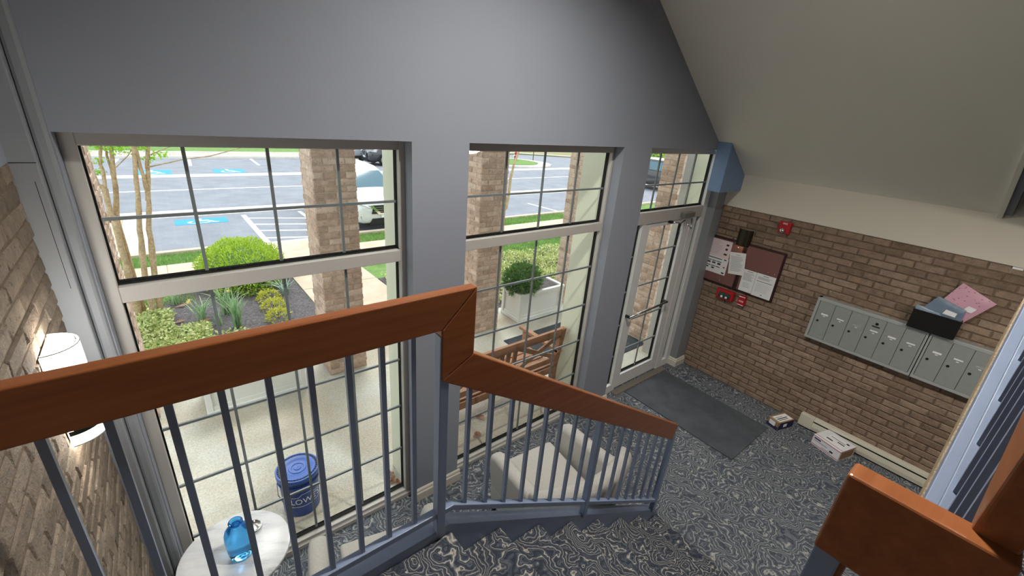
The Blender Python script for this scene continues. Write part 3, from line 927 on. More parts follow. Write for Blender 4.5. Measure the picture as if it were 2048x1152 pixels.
def pouch(name, label, corners, x0, thick, mat, deco, group='mailing bags in the black bin', lean=.02):
    """padded envelope: pillow over a quad given as (y,z) corners in order, standing near x0"""
    t = thing(name, label, 'parcel', (x0, corners[0][0], corners[0][1]), 0, group)
    n = 9
    zs = [c[1] for c in corners]; zlo, zhi = min(zs), max(zs)
    r = random.Random(len(label))
    front, bk = [], []
    A, B_, C_, D = corners
    wr_ = [[r.uniform(-1, 1) for _ in range(n + 1)] for _ in range(n + 1)]
    for i in range(n + 1):
        for j in range(n + 1):
            u, v = i / n, j / n
            y = (1 - u) * (1 - v) * A[0] + u * (1 - v) * B_[0] + u * v * C_[0] + (1 - u) * v * D[0]
            z = (1 - u) * (1 - v) * A[1] + u * (1 - v) * B_[1] + u * v * C_[1] + (1 - u) * v * D[1]
            b_ = (math.sin(PI * u) * math.sin(PI * v)) ** .45 if 0 < i < n and 0 < j < n else 0
            x = x0 + lean * (z - zlo) / (zhi - zlo)
            wig = wr_[i][j] * .004 * (1 if b_ else .4)
            front.append((x - b_ * thick / 2 + wig, y, z)); bk.append((x + b_ * thick / 2 * .8, y, z))
    vs = front + bk
    m = (n + 1)
    fs = []
    for i in range(n):
        for j in range(n):
            q = (i * m + j, (i + 1) * m + j, (i + 1) * m + j + 1, i * m + j + 1)
            fs.append(q); fs.append(tuple(m * m + k for k in reversed(q)))
    body = build(MB().add(vs, fs), 'envelope', mat, t, smooth=True)
    for (u0, u1, v0, v1, m_) in deco:
        o = MB()
        N = 4
        pts = []
        for a in range(N + 1):
            for b2 in range(N + 1):
                u = u0 + (u1 - u0) * a / N; v = v0 + (v1 - v0) * b2 / N
                y = (1 - u) * (1 - v) * A[0] + u * (1 - v) * B_[0] + u * v * C_[0] + (1 - u) * v * D[0]
                z = (1 - u) * (1 - v) * A[1] + u * (1 - v) * B_[1] + u * v * C_[1] + (1 - u) * v * D[1]
                b_ = (max(math.sin(PI * u), 0) * max(math.sin(PI * v), 0)) ** .45
                pts.append((x0 + lean * (z - zlo) / (zhi - zlo) - b_ * thick / 2 - .006, y, z))
        q = [(a * (N + 1) + b2, (a + 1) * (N + 1) + b2, (a + 1) * (N + 1) + b2 + 1, a * (N + 1) + b2 + 1) for a in range(N) for b2 in range(N)]
        build(o.add(pts, q), 'address_label', m_, t, smooth=True)
    return t
def pink():
    t = NT('pink_patterned_mailer')
    t.bsdf.inputs['Roughness'].default_value = 0.4
    v = t.stretch(t.coord(), (1, 26, 60))
    vo = t.new('ShaderNodeTexVoronoi'); vo.inputs['Scale'].default_value = 1.0; t.link(v, vo.inputs['Vector'])
    c = t.ramp([(0.10, rgb(120, 50, 70)), (0.2, rgb(206, 158, 176))], vo.outputs['Distance']).outputs['Color']
    t.link(c, t.bsdf.inputs['Base Color'])
    return t.m
M['pink'] = pink()
M['slate'] = plain('slate_blue_mailer', rgb(104, 122, 142), 0.35, var=0.1, scale=20)
pouch('mailer_bag', 'pink patterned mailing bag leaning in the black bin', [(-2.15, 1.60), (-2.392, 1.62), (-2.525, 1.852), (-2.288, 1.955)], 5.352, .035, M['pink'], [(.62, .85, .45, .62, M['paper'])])
pouch('mailer_bag', 'slate blue mailing bag lying in front of the pink one in the black bin', [(-2.092, 1.60), (-2.388, 1.60), (-2.385, 1.745), (-2.19, 1.80)], 5.322, .03, M['slate'], [(.50, .82, .42, .66, M['paper'])])
pouch('mailer_bag', 'flat pale blue mailing bag along the rim of the black bin', [(-2.088, 1.58), (-2.25, 1.58), (-2.27, 1.665), (-2.082, 1.685)], 5.303, .018, plain('pale_blue_mailer', rgb(128, 146, 166), 0.35, var=0.1, scale=20), [])

cp = thing('cable_clip', 'small white plastic clip where brick meets plaster at the right edge', 'clip', (XR - .01, -2.53, 2.16))
bx('body', M['white'], cp, XR - .02, XR - .001, -2.56, -2.50, 2.150, 2.168, bevel=.003)
bx('cover', M['white'], cp, XR - .024, XR - .02, -2.55, -2.51, 2.153, 2.165, bevel=.001)
# ---- heater
ht = thing('baseboard_heater', 'long almond electric baseboard heater at the foot of the brick wall', 'heater', (XR - .03, -2.4, 0))
build(MB().prism([(XR - .001, .02), (XR - .062, .02), (XR - .066, .06), (XR - .058, .108), (XR - .030, .108), (XR - .030, .128), (XR - .062, .128), (XR - .056, .152), (XR - .001, .158)], -3.30, -1.73), 'casing', M['heater'], ht, bevel=.002)
bx('end_cap', M['heater'], ht, XR - .066, XR - .001, -1.73, -1.60, .018, .158, bevel=.003)
bx('outlet_slot', M['dark'], ht, XR - .052, XR - .028, -3.29, -1.735, .108, .128)
bx('plinth', M['bronze'], ht, XR - .045, XR - .001, -3.30, -1.60, 0, .02)

# ---- parcels on the floor
def carton(name, label, near, left_vec, right_vec, h, mat, extras):
    n0 = Vector((near[0], near[1], 0))
    lv = Vector((left_vec[0], left_vec[1], 0)); rv = Vector((right_vec[0], right_vec[1], 0))
    ang = math.atan2(rv.y, rv.x)
    W, D = rv.length, lv.length
    t = thing(name, label, 'box', n0, ang, 'parcels on the lobby carpet')
    bx('carton', mat, t, 0, W, 0, D, 0, h, bevel=.003, local=True)
    for (nm, m_, a) in extras(W, D, h):
        bx(nm, m_, t, *a, local=True)
    return t
# box axes: x runs from the near corner to the right corner, y to the left corner
e_ = .0009
carton('parcel_box', 'small brown and navy carton with a white label, beside the dark mat', (5.004, -1.512), (.040, .122), (.235, -.072), .10, M['card'], lambda W, D, h: [
    ('navy_panel', M['navy_print'], (.012, W - .0, -e_, 0, .004, h * .62)), ('navy_panel', M['navy_print'], (-e_, 0, .0, D, .004, h * .45)),
    ('navy_panel', M['navy_print'], (.03, W, -e_, 0, h * .62, h * .93)), ('paper_label', M['white'], (-e_ * 2, 0, D * .28, D * .8, h * .35, h * .88)), ('paper_label', M['white'], (W * .36, W * .58, -e_ * 2.2, 0, h * .30, h * .68)),
    ('shipping_label', M['white'], (.03, W - .015, .012, D - .02, h, h + e_)), ('print', M['ink_dark'], (.045, W * .75, .03, .038, h, h + e_ * 1.6)),
    ('print', M['ink_dark'], (.045, W * .8, .05, .062, h, h + e_ * 1.6)), ('print', M['ink'], (.045, W * .6, .075, .082, h, h + e_ * 1.6)), ('packing_tape', M['tan'], (-e_, .03, D * .1, D * .9, h, h + e_))])
carton('parcel_box', 'flat white postal carton with red edge lines in front of the heater', (5.045, -2.074), (.095, .260), (.238, -.07), .12, M['postal'], lambda W, D, h: [
    ('red_line', M['red_print'], (-e_, 0, 0, D, h * .90, h * .95)), ('red_line', M['red_print'], (-e_, 0, 0, D, h * .10, h * .15)),
    ('red_line', M['red_print'], (0, W, -e_, 0, h * .90, h * .95)), ('red_line', M['red_print'], (W * .1, W * .12, 0, D, h, h + e_)),
    ('print', M['navy_print'], (-e_, 0, D * .70, D * .94, h * .68, h * .80)), ('print', M['ink'], (-e_, 0, D * .45, D * .92, h * .52, h * .57)), ('print', M['ink_dark'], (-e_, 0, D * .22, D * .34, h * .34, h * .50)),
    ('print', M['ink'], (-e_, 0, D * .30, D * .62, h * .24, h * .28)),
    ('shipping_label', M['white'], (W * .16, W * .82, D * .1, D * .75, h, h + e_)), ('print', M['ink_dark'], (W * .3, W * .38, D * .50, D * .72, h, h + e_ * 1.6)),
    ('print', M['ink_dark'], (W * .46, W * .52, D * .16, D * .40, h, h + e_ * 1.6)), ('print', M['ink'], (W * .6, W * .64, D * .2, D * .7, h, h + e_ * 1.6)), ('print', M['ink_dark'], (W * .7, W * .8, D * .12, D * .22, h, h + e_ * 1.6)),
    ('end_panel', M['card'], (.02, W - .02, -e_ * .6, 0, h * .1, h * .85))])

# ---- pendant added above the frame to brighten the stairs and lobby
M['fill_glass'] = emit_mat('opal_fill_glass', (1.0, 0.96, 0.89, 1), 540)
LX, LY, LZ = 1.9, -1.62, 4.75
cl = thing('fill_pendant', 'added unseen fill lamp with cone shade, hanging from the sloped ceiling over the stairs', 'pendant lamp', (LX, LY, LZ))
build(MB().lathe([(0, -.14), (.06, -.12), (.10, -.07), (.11, 0), (.09, .07), (.04, .11), (0, .12)], n=24), 'globe', M['fill_glass'], cl, local=True, smooth=True)
build(MB().lathe([(.30, -.26), (.29, -.26), (.16, .06), (.05, .15), (.05, .16), (.17, .07)], n=32), 'shade', M['bronze'], cl, local=True, auto=60)
build(MB().lathe([(0, .20), (.03, .20), (.06, .17), (.06, .12), (0, .12)], n=24), 'cap', M['bronze'], cl, local=True, auto=40)
build(MB().tube([(0, 0, .2), (0, 0, sl(LX) - LZ)], .008, 8), 'rod', M['bronze'], cl, local=True)

cl = thing('fill_ceiling_light', 'added unseen fill light, round and frosted, under the upper hall floor', 'ceiling light', (3.9, -3.10, 2.46))  # unseen light added to brighten the brick wall and mailboxes
build(MB().lathe([(0, -.01), (.19, -.01), (.20, 0.0)], n=32), 'pan', M['white'], cl, local=True, auto=40)
build(MB().lathe([(.18, -.01), (.17, -.05), (.12, -.08), (.06, -.095), (0, -.10)], n=32), 'diffuser', emit_mat('frosted_fill_diffuser', (1.0, 0.93, 0.84, 1), 42), cl, local=True, smooth=True)

# ================================================================== OUTSIDE: GROUND
M['concrete'] = ground_mat('weathered_porch_concrete', rgb(184, 172, 152), rgb(202, 202, 196), 1.1, 0.4, (0.80, 0.79, 0.77, 1), 60)
M['walk'] = ground_mat('tan_sidewalk_concrete', rgb(196, 178, 158), rgb(212, 196, 178), 3, 0.3, (0.9, 0.88, 0.86, 1), 90)
M['pale_conc'] = ground_mat('pale_gutter_concrete', rgb(214, 208, 200), rgb(228, 224, 218), 3, 0.2, (0.92, 0.92, 0.92, 1), 90)
M['asphalt'] = ground_mat('grey_asphalt', rgb(134, 138, 147), rgb(150, 154, 163), 1.5, 0.4, (0.80, 0.80, 0.80, 1), 60)
M['line'] = plain('white_road_paint', rgb(235, 235, 235), 0.7, var=0.03)
M['hc_blue'] = plain('accessible_parking_blue', rgb(40, 150, 210), 0.7, var=0.06, scale=5)
M['lawn'] = ground_mat('short_lawn', rgb(104, 136, 74), rgb(130, 162, 94), 4, 0.8, (0.6, 0.65, 0.5, 1), 80)
M['bank'] = ground_mat('leaf_strewn_bank', rgb(120, 140, 80), rgb(170, 150, 126), 0.35, 0.8, (0.7, 0.7, 0.65, 1), 14)
M['mulch'] = ground_mat('dark_bark_mulch', rgb(92, 86, 88), rgb(126, 120, 122), 26, 1.0, (0.40, 0.38, 0.40, 1), 55)
M['far_walk'] = ground_mat('grey_far_walk', rgb(176, 168, 160), rgb(196, 188, 180), 2, 0.2)
M['outmat'] = ground_mat('charcoal_doormat', rgb(58, 62, 68), rgb(76, 80, 86), 8, 0.8, (0.6, 0.6, 0.6, 1), 200)

def slab(name, poly, mat, h, parent=None, thick=0.06, bevel=0.0):
    """flat piece lying on the falling ground, top h above it"""
    n = len(poly)
    vs = [(x, y, gz(y) + h) for x, y in poly] + [(x, y, gz(y) + h - thick) for x, y in poly]
    fs = [tuple(range(n)), tuple(range(2 * n - 1, n - 1, -1))] + [(i, n + i, n + (i + 1) % n, (i + 1) % n) for i in range(n)]
    return build(MB().add(vs, fs), name, mat, parent, bevel=bevel)
def rect(x0, x1, y0, y1):
    return [(x0, y0), (x1, y0), (x1, y1), (x0, y1)]

struct(bx('porch_slab', M['concrete'], None, -1.6, 8.0, 0.03, 2.5, -0.15, -0.002))
struct(build(MB().box(-1.6, 8.0, 0.06, 2.56, 5.6, 5.9), 'porch_roof', M['cream_ext']))
lw = struct(slab('lawn', rect(-40, 60, 2.5, 8.1), M['lawn'], -0.02, thick=.3))
bk = struct(slab('lawn_bank', [(-60, 30.9), (12, 30.9), (12, 32.4), (29.5, 32.4), (34, 28.8), (45, 24), (90, 24), (90, 90), (-60, 90)], M['bank'], 0.02, thick=.3))
slab('grass_strip', rect(-60, 12, 30.9, 34.6), M['lawn'], .05, bk)
slab('far_walk', rect(-60, 12, 28.2, 30.72), M['far_walk'], .05, bk)
pk = struct(slab('parking_lot', [(-40, 8.1), (60, 8.1), (60, 24.2), (45, 24.2), (34, 29), (29.5, 32.6), (12, 32.6), (12, 28), (-40, 28)], M['asphalt'], -0.08, thick=.3))
mb_ = struct(slab('mulch_bed', [(-1.2, 2.5), (1.80, 2.5), (1.80, 5.5), (1.62, 6.2), (1.2, 6.9), (.5, 6.75), (.35, 5.9), (.05, 5.35), (-.4, 5.0), (-1.2, 5.0)], M['mulch'], 0.0, thick=.1))
struct(slab('mulch_bed', [(3.1, 2.5), (9, 2.5), (9, 4.4), (7.5, 4.75), (3.1, 4.75)], M['mulch'], 0.0, thick=.1))
# sidewalk of separate slabs, walkway to the porch, curbs
sw = struct(slab('sidewalk', rect(-30, 40, 6.56, 7.24), M['mortar_out'], -0.012, thick=.1))
for i in range(-4, 14):
    x = .07 + 1.5 * i
    slab('paving_slab', rect(x + .006, x + 1.494, 6.56, 7.24), M['walk'], 0.004, sw, .05, bevel=.004)
for y0, y1 in ((2.5, 3.38), (3.392, 4.80), (4.812, 6.54)):
    slab('paving_slab', rect(1.815, 3.08, y0, y1), M['walk'], 0.004, sw, .05, bevel=.004)
slab('paving_slab', rect(1.68, 3.30, 7.25, 8.06), M['walk'], 0.002, sw, .05, bevel=.004)
cb = struct(slab('curb', rect(-40, 1.66, 7.98, 8.13), M['walk'], 0.05, thick=.2, bevel=.01))
for x0, x1 in ((1.67, 3.30), (3.32, 10.7), (10.72, 40)):
    slab('curb_length', rect(x0, x1, 7.98, 8.13), M['pale_conc'] if x0 < 2 else M['walk'], 0.006 if x0 < 2 else .05, cb, .2, bevel=.01)
slab('curb_length', rect(-.63, -.50, 8.13, 11.9), M['pale_conc'], .05, cb, .2, bevel=.01)
slab('paving_slab', rect(-2.2, -.64, 8.13, 11.9), M['walk'], .03, sw, .15, bevel=.004)
slab('paving_slab', rect(-.50, -.16, 8.13, 11.9), M['pale_conc'], -.03, sw, .1, bevel=.004)
for y0, y1 in ((12.02, 12.98), (20.28, 21.18)):
    g_ = slab('gutter_band', rect(-40, 50, y0, y1), M['pale_conc'], -.076, pk, .05)
slab('curb_length', rect(-40, 12, 28.0, 28.22), M['pale_conc'], .06, cb, .25, bevel=.01)
slab('curb_length', rect(-40, 12, 30.7, 30.95), M['pale_conc'], .08, cb, .25, bevel=.01)
slab('curb_length', [(12, 32.5), (29.5, 32.5), (34, 28.9), (45, 24.1), (45.1, 24.4), (34.2, 29.3), (29.7, 32.9), (12, 32.9)], M['pale_conc'], .06, cb, .25)
P_ = -.077
def paint(name, poly, m=None, h=P_):
    return slab(name, poly, m or M['line'], h, pk, .004)
paint('parking_line', rect(-40, 50, 16.72, 16.86))
paint('parking_line', rect(1.90, 2.02, 8.15, 11.70))
paint('parking_line', rect(3.40, 3.50, 8.15, 11.70))
for ya, yb_ in ((11.30, 10.72), (10.46, 9.92), (9.70, 9.16), (8.90, 8.40)):
    paint('hatch_line', [(2.0, ya), (3.44, yb_), (3.44, yb_ - .11), (2.0, ya - .11)])
for x in (6.1, 8.8, 11.5, 14.2):
    paint('parking_line', rect(x - .05, x + .05, 8.15, 10.25))
for x in (-1.35, 1.62, 4.62, 7.70):
    paint('parking_line', [(x - .06, 24.5), (x + .06, 24.5), (x + .22, 27.9), (x + .08, 27.9)])
def accessible(x0, x1, y0, y1):
    b_ = paint('accessible_bay_sign', rect(x0, x1, y0, y1), M['hc_blue'], P_ + .002)
    W, D = x1 - x0, y1 - y0
    # wheelchair figure seen from the bay's end: head, back, seat, leg, wheel arc
    def P(u, v):
        x = x0 + u * W; y = y0 + v * D
        return (x, y, gz(y) + P_ + .005)
    o = MB()
    def stroke(pts, wd):
        for (a, b2) in zip(pts, pts[1:]):
            ax, ay = a; bx_, by = b2
            L = math.hypot(bx_ - ax, by - ay) or 1
            nx, ny = -(by - ay) / L * wd, (bx_ - ax) / L * wd
            o.quad(P(ax + nx, ay + ny), P(ax - nx, ay - ny), P(bx_ - nx, by - ny), P(bx_ + nx, by + ny))
    o.add([P(.46 + .06 * math.cos(k * PI / 5), .86 + .07 * math.sin(k * PI / 5)) for k in range(10)], [tuple(range(10))])
    stroke([(.46, .78), (.48, .46), (.66, .44), (.74, .18), (.82, .20)], .035)
    stroke([(.47, .62), (.64, .60)], .028)
    stroke([(.45 + .20 * math.cos(a), .34 + .24 * math.sin(a)) for a in np.linspace(2.2, 6.1, 14)], .030)
    build(o, 'wheelchair_symbol', M['line'], b_)
accessible(.37, 1.52, 10.95, 11.62)
accessible(2.32, 3.58, 21.42, 22.90)
accessible(-.55, .76, 21.25, 22.93)
# grass island with its curb
isl = struct(slab('grass_island', [(21.6 + 2.7 * math.cos(a), 25.2 + 3.0 * math.sin(a)) for a in np.linspace(0, 2 * PI, 29)[:-1]], M['lawn'], .07, thick=.3))
slab('island_curb', [(21.9 + 3.3 * math.cos(a), 25.0 + 3.7 * math.sin(a)) for a in np.linspace(0, 2 * PI, 29)[:-1]], M['pale_conc'], .03, isl, .3)

# ------------------------------------------------------------------ porch columns and pier
def column(x0, side, label):
    t = thing('brick_column', label, 'column', (x0 + .215, 2.185, 0), 0, 'brick porch columns')
    bx('mortar_core', M['mortar_out'], t, x0 + .009, x0 + .42, 1.979, 2.39, -.02, 5.6)
    rows = 44
    bricks_on(t, (x0, 1.97, 0), 0, .429, rows, M['brick_out'], 150)
    seenR = side == 'R'
    bricks_on(t, (x0, 2.40, 0), -PI / 2, .43, rows, M['brick_out'], 0 if seenR else 150, shift=BL / 2, stuff_name='side_bricks')
    bricks_on(t, (x0 + .429, 1.97, 0), PI / 2, .43, rows, M['brick_out'], 150 if seenR else 0, shift=BL / 2, stuff_name='side_bricks')
    bricks_on(t, (x0 + .429, 2.40, 0), PI, .429, rows, M['brick_out'], 0, stuff_name='rear_bricks')
    return t
column(-.59, 'R', 'square buff brick porch column half hidden at the left edge of the left window')
column(1.39, 'L', 'square buff brick porch column seen through the right part of the left window')
column(3.37, 'L', 'square buff brick porch column at the left of the middle window')
column(5.35, 'L', 'square buff brick porch column at the right of the middle window, behind the planter')
pr_ = thing('brick_pier', 'brick pier standing just outside the glass entrance door', 'pier', (5.7, .64, 0))
bx('mortar_core', M['mortar_out'], pr_, 5.409, 5.99, .499, .78, -.02, 2.95)
bricks_on(pr_, (5.40, .79, 0), -PI / 2, .30, 44, M['brick_out'], 140)
bricks_on(pr_, (5.40, .49, 0), 0, .60, 44, M['brick_out'], 160, shift=BL / 2)

# ------------------------------------------------------------------ leaves and grass
def leaf_mesh(name, pts, dirs, ln, wd, mat, parent=None, fold=.25):
    """one diamond leaf per point; numpy in, one mesh out"""
    n = len(pts)
    d = dirs / np.linalg.norm(dirs, axis=1, keepdims=True)
    r = RNG.normal(size=(n, 3)); s = np.cross(d, r); s /= np.linalg.norm(s, axis=1, keepdims=True)
    nr = np.cross(d, s)
    L = (ln * RNG.uniform(.7, 1.25, n))[:, None]; W = (wd * RNG.uniform(.7, 1.25, n))[:, None]
    a = pts; c = pts + d * L
    m_ = pts + d * L * .45
    b = m_ + s * W / 2 + nr * W * fold; e = m_ - s * W / 2 + nr * W * fold
    v = np.stack([a, b, c, e], 1).reshape(-1, 3)
    off = np.array(base_of(parent)) if parent is not None else np.zeros(3)
    v = v - off
    me = bpy.data.meshes.new(name)
    me.vertices.add(4 * n); me.vertices.foreach_set('co', v.astype(np.float32).ravel())
    me.loops.add(4 * n); me.loops.foreach_set('vertex_index', np.arange(4 * n, dtype=np.int32))
    me.polygons.add(n); me.polygons.foreach_set('loop_start', np.arange(0, 4 * n, 4, dtype=np.int32)); me.polygons.foreach_set('loop_total', np.full(n, 4, dtype=np.int32))
    me.materials.append(mat); me.update(calc_edges=True); me.validate()
    o = bpy.data.objects.new(name, me); COL.objects.link(o); o.parent = parent
    return o
def grass_mesh(name, polys, density, h, mat, parent=None):
    P = []
    for (x0, x1, y0, y1) in polys:
        n = int((x1 - x0) * (y1 - y0) * density)
        x = RNG.uniform(x0, x1, n); y = RNG.uniform(y0, y1, n)
        P.append(np.stack([x, y, np.array([gz(q) for q in y]) - .02], 1))
    P = np.concatenate(P)
    d = np.stack([RNG.normal(0, .45, len(P)), RNG.normal(0, .45, len(P)), np.ones(len(P))], 1)
    return leaf_mesh(name, P, d, h, .012, mat, parent)
M['grass_blade'] = leaf_mat('grass_blades', rgb(108, 148, 74), rgb(152, 190, 104), .2, 2)
M['lime_leaf'] = leaf_mat('lime_shrub_leaves', rgb(146, 182, 50), rgb(204, 226, 92), .25, 24)
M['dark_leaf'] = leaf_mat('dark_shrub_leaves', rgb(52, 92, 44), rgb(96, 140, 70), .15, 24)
M['juniper'] = leaf_mat('juniper_leaves', rgb(74, 112, 62), rgb(128, 168, 96), .15, 30)
M['cover_leaf'] = leaf_mat('groundcover_leaves', rgb(150, 178, 88), rgb(224, 224, 164), .2, 16)
M['spring_leaf'] = leaf_mat('spring_tree_leaves', rgb(140, 200, 60), rgb(190, 230, 100), .35, 20)
M['strap_leaf'] = leaf_mat('daffodil_leaves', rgb(116, 158, 104), rgb(176, 204, 158), .2, 9)
M['yellow_leaf'] = leaf_mat('golden_leaves', rgb(176, 186, 50), rgb(226, 220, 100), .25, 30)
M['dry_leaf'] = leaf_mat('dry_leaves', rgb(140, 92, 70), rgb(190, 140, 108), .1, 40)
M['petal'] = plain('pale_yellow_petals', rgb(244, 226, 150), 0.6)
M['bark'] = ground_mat('peeling_tan_bark', rgb(178, 154, 122), rgb(214, 192, 160), 9, 0.5, (0.75, 0.7, 0.65, 1), 40)
M['stem'] = plain('twig_brown', rgb(96, 74, 54), 0.9)

g_ = grass_mesh('grass', [(-.7, 1.6, 7.26, 7.96), (3.35, 11, 7.26, 7.96), (-.8, .35, 5.1, 6.54), (4.2, 10.5, 4.75, 6.54)], 1500, .07, M['grass_blade'])
tag(stuff(g_), 'short bright green lawn grass between the sidewalk and the planting beds', 'grass')

def ellipsoid_leaves(n, c, r, zmin=-1.0):
    u = RNG.normal(size=(n, 3)); u /= np.linalg.norm(u, axis=1, keepdims=True)
    u = u[u[:, 2] > zmin]
    k = RNG.uniform(.82, 1.04, len(u))[:, None]
    lump = 1 + .09 * np.sin(u[:, :1] * 9 + 1) * np.cos(u[:, 1:2] * 8)
    p = np.array(c) + u * np.array(r) * k * lump
    d = u + RNG.normal(0, .5, (len(u), 3)); d[:, 2] += .35
    return p, d
def shrub(name, label, c, r, n, ln, wd, mat, group=None, stems=5, zmin=-.25):
    t = thing(name, label, 'shrub', (c[0], c[1], c[2] - r[2] * .3), 0, group)
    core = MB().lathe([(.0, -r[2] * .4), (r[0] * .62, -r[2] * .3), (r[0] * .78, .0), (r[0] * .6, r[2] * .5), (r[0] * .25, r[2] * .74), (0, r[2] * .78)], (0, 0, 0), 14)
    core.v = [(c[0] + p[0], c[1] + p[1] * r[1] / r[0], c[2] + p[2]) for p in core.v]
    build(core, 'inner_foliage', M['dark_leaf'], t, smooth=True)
    p, d = ellipsoid_leaves(n, c, r, zmin)
    stuff(leaf_mesh('foliage', p, d, ln, wd, mat, t))
    o = MB()
    for k in range(stems):
        a = 2 * PI * k / stems
        o.tube([(c[0], c[1], c[2] - r[2] * .45), (c[0] + r[0] * .4 * math.cos(a), c[1] + r[1] * .4 * math.sin(a), c[2] + r[2] * .3)], [.012, .006], 5)
    build(o, 'stem', M['stem'], t)
    return t
shrub('low_shrub', 'broad lime green spreading shrub in the mulch bed outside the left window', (1.12, 5.85, .05), (.66, .95, .50), 15000, .042, .027, M['lime_leaf'])

# planting bed
def blades(name, label, x, y, n, h, spread, mat, flowers=0, group='daffodil clumps in the mulch bed'):
    z = gz(y)
    t = thing(name, label, 'plant', (x, y, z), 0, group)
    o = MB()
    r = random.Random(int(x * 1000 + y * 77))
    for i in range(n):
        a = r.uniform(0, 2 * PI); q = r.uniform(.2, 1.0); L = h * r.uniform(.65, 1.1)
        dx, dy = math.cos(a), math.sin(a)
        px, py = x + r.uniform(-.05, .05), y + r.uniform(-.05, .05)
        wd = .0065 * r.uniform(.8, 1.3)
        pts = []
        for k in range(6):
            s = k / 5
            out = spread * q * s * s * h
            zz = z + L * (s - .35 * q * s * s)
            w_ = wd * (1 - s ** 3) + .001
            pts.append(((px + dx * out - dy * w_, py + dy * out + dx * w_, zz), (px + dx * out + dy * w_, py + dy * out - dx * w_, zz)))
        vs = [p for pr in pts for p in pr]
        o.add(vs, [(2 * k, 2 * k + 1, 2 * k + 3, 2 * k + 2) for k in range(5)])
    stuff(build(o, 'leaf_blades', mat, t))
    for i in range(flowers):
        a = r.uniform(0, 2 * PI); fx, fy, fz = x + math.cos(a) * .12, y + math.sin(a) * .12, z + h * r.uniform(.7, .95)
        f = MB()
        for k in range(6):
            b = k * PI / 3
            f.add([(fx, fy, fz), (fx + .018 * math.cos(b - .4), fy + .01 - .01, fz + .018 * math.sin(b - .4)), (fx + .034 * math.cos(b), fy - .006, fz + .034 * math.sin(b)), (fx + .018 * math.cos(b + .4), fy, fz + .018 * math.sin(b + .4))], [(0, 1, 2, 3)])
        f.tube([(fx, fy, fz), (fx, fy - .025, fz)], [.008, .012], 8)
        build(f, 'flower', M['petal'], t)
        build(MB().tube([(x, y, z), (x * .4 + fx * .6, y * .4 + fy * .6, z + (fz - z) * .7), (fx, fy, fz)], .004, 5), 'flower_stem', mat, t)
    return t
blades('daffodil_clump', 'daffodil clump alone at the left of the mulch bed, next to a dry leaf', .367, 4.275, 26, .42, .8, M['strap_leaf'], 2)
blades('daffodil_clump', 'tall daffodil clump in front of the lime shrub, nearest its middle', .667, 4.38, 38, .52, .6, M['strap_leaf'], 3)
blades('daffodil_clump', 'thick daffodil clump nearest the porch beside the golden plants', .725, 3.82, 46, .62, .42, M['strap_leaf'], 0)
blades('daffodil_clump', 'small thin daffodil clump between the two larger clumps', .531, 4.01, 14, .26, .5, M['strap_leaf'], 0)
blades('daffodil_clump', 'low daffodil clump behind, at the edge of the lawn', .10, 5.12, 22, .24, .6, M['strap_leaf'], 0)
blades('blue_green_iris', 'blue green strap-leaved plant beside the concrete walkway', 1.54, 4.78, 30, .34, 1.2, leaf_mat('iris_leaves', rgb(96, 132, 112), rgb(176, 200, 184), .15, 9), 0, None)
for (x, y, lb) in ((1.26, 4.62, 'golden leaved low plant farthest from the porch, under the lime shrub'), (1.25, 4.22, 'golden leaved low plant in the middle of its row of three'), (1.23, 3.82, 'golden leaved low plant nearest the porch in its row of three')):
    z = gz(y)
    t = thing('golden_groundcover', lb, 'plant', (x, y, z), 0, 'golden plants in the mulch bed')
    p, d_ = ellipsoid_leaves(420, (x, y, z + .02), (.15, .15, .13), -.1)
    stuff(leaf_mesh('foliage', p, d_, .05, .026, M['yellow_leaf'], t))
    build(MB().tube([(x, y, z - .01), (x, y, z + .07)], [.014, .006], 6), 'stem', M['stem'], t)
# ground cover carpets
def cover(name, label, boxes, n, ln, wd, mat, h):
    P, D = [], []
    tot = sum((b[1] - b[0]) * (b[3] - b[2]) for b in boxes)
    for (x0, x1, y0, y1) in boxes:
        k = int(n * (x1 - x0) * (y1 - y0) / tot)
        x = RNG.uniform(x0, x1, k); y = RNG.uniform(y0, y1, k)
        hh = h * (.55 + .45 * np.sin(x * 5.1 + 2) * np.cos(y * 4.3))
        z = np.array([gz(q) for q in y]) + RNG.uniform(.15, 1.0, k) * np.abs(hh)
        P.append(np.stack([x, y, z], 1)); D.append(np.stack([RNG.normal(0, 1, k), RNG.normal(0, 1, k), RNG.uniform(.0, .9, k)], 1))
    o = leaf_mesh(name, np.concatenate(P), np.concatenate(D), ln, wd, mat)
    return tag(stuff(o), label, 'plants')
cover('ground_cover', 'leafy pale green ground cover under the bare trunks by the left window', [(-.62, .05, 3.0, 4.75), (.05, .42, 3.2, 4.05), (.42, .8, 3.0, 3.5), (-.62, -.2, 4.7, 5.1)], 6500, .055, .032, M['cover_leaf'], .17)
cover('ground_cover', 'yellow green ground cover behind the planter outside the middle window', [(3.15, 7.4, 2.62, 4.72), (7.4, 9.4, 3.3, 4.6)], 15000, .065, .036, M['cover_leaf'], .22)
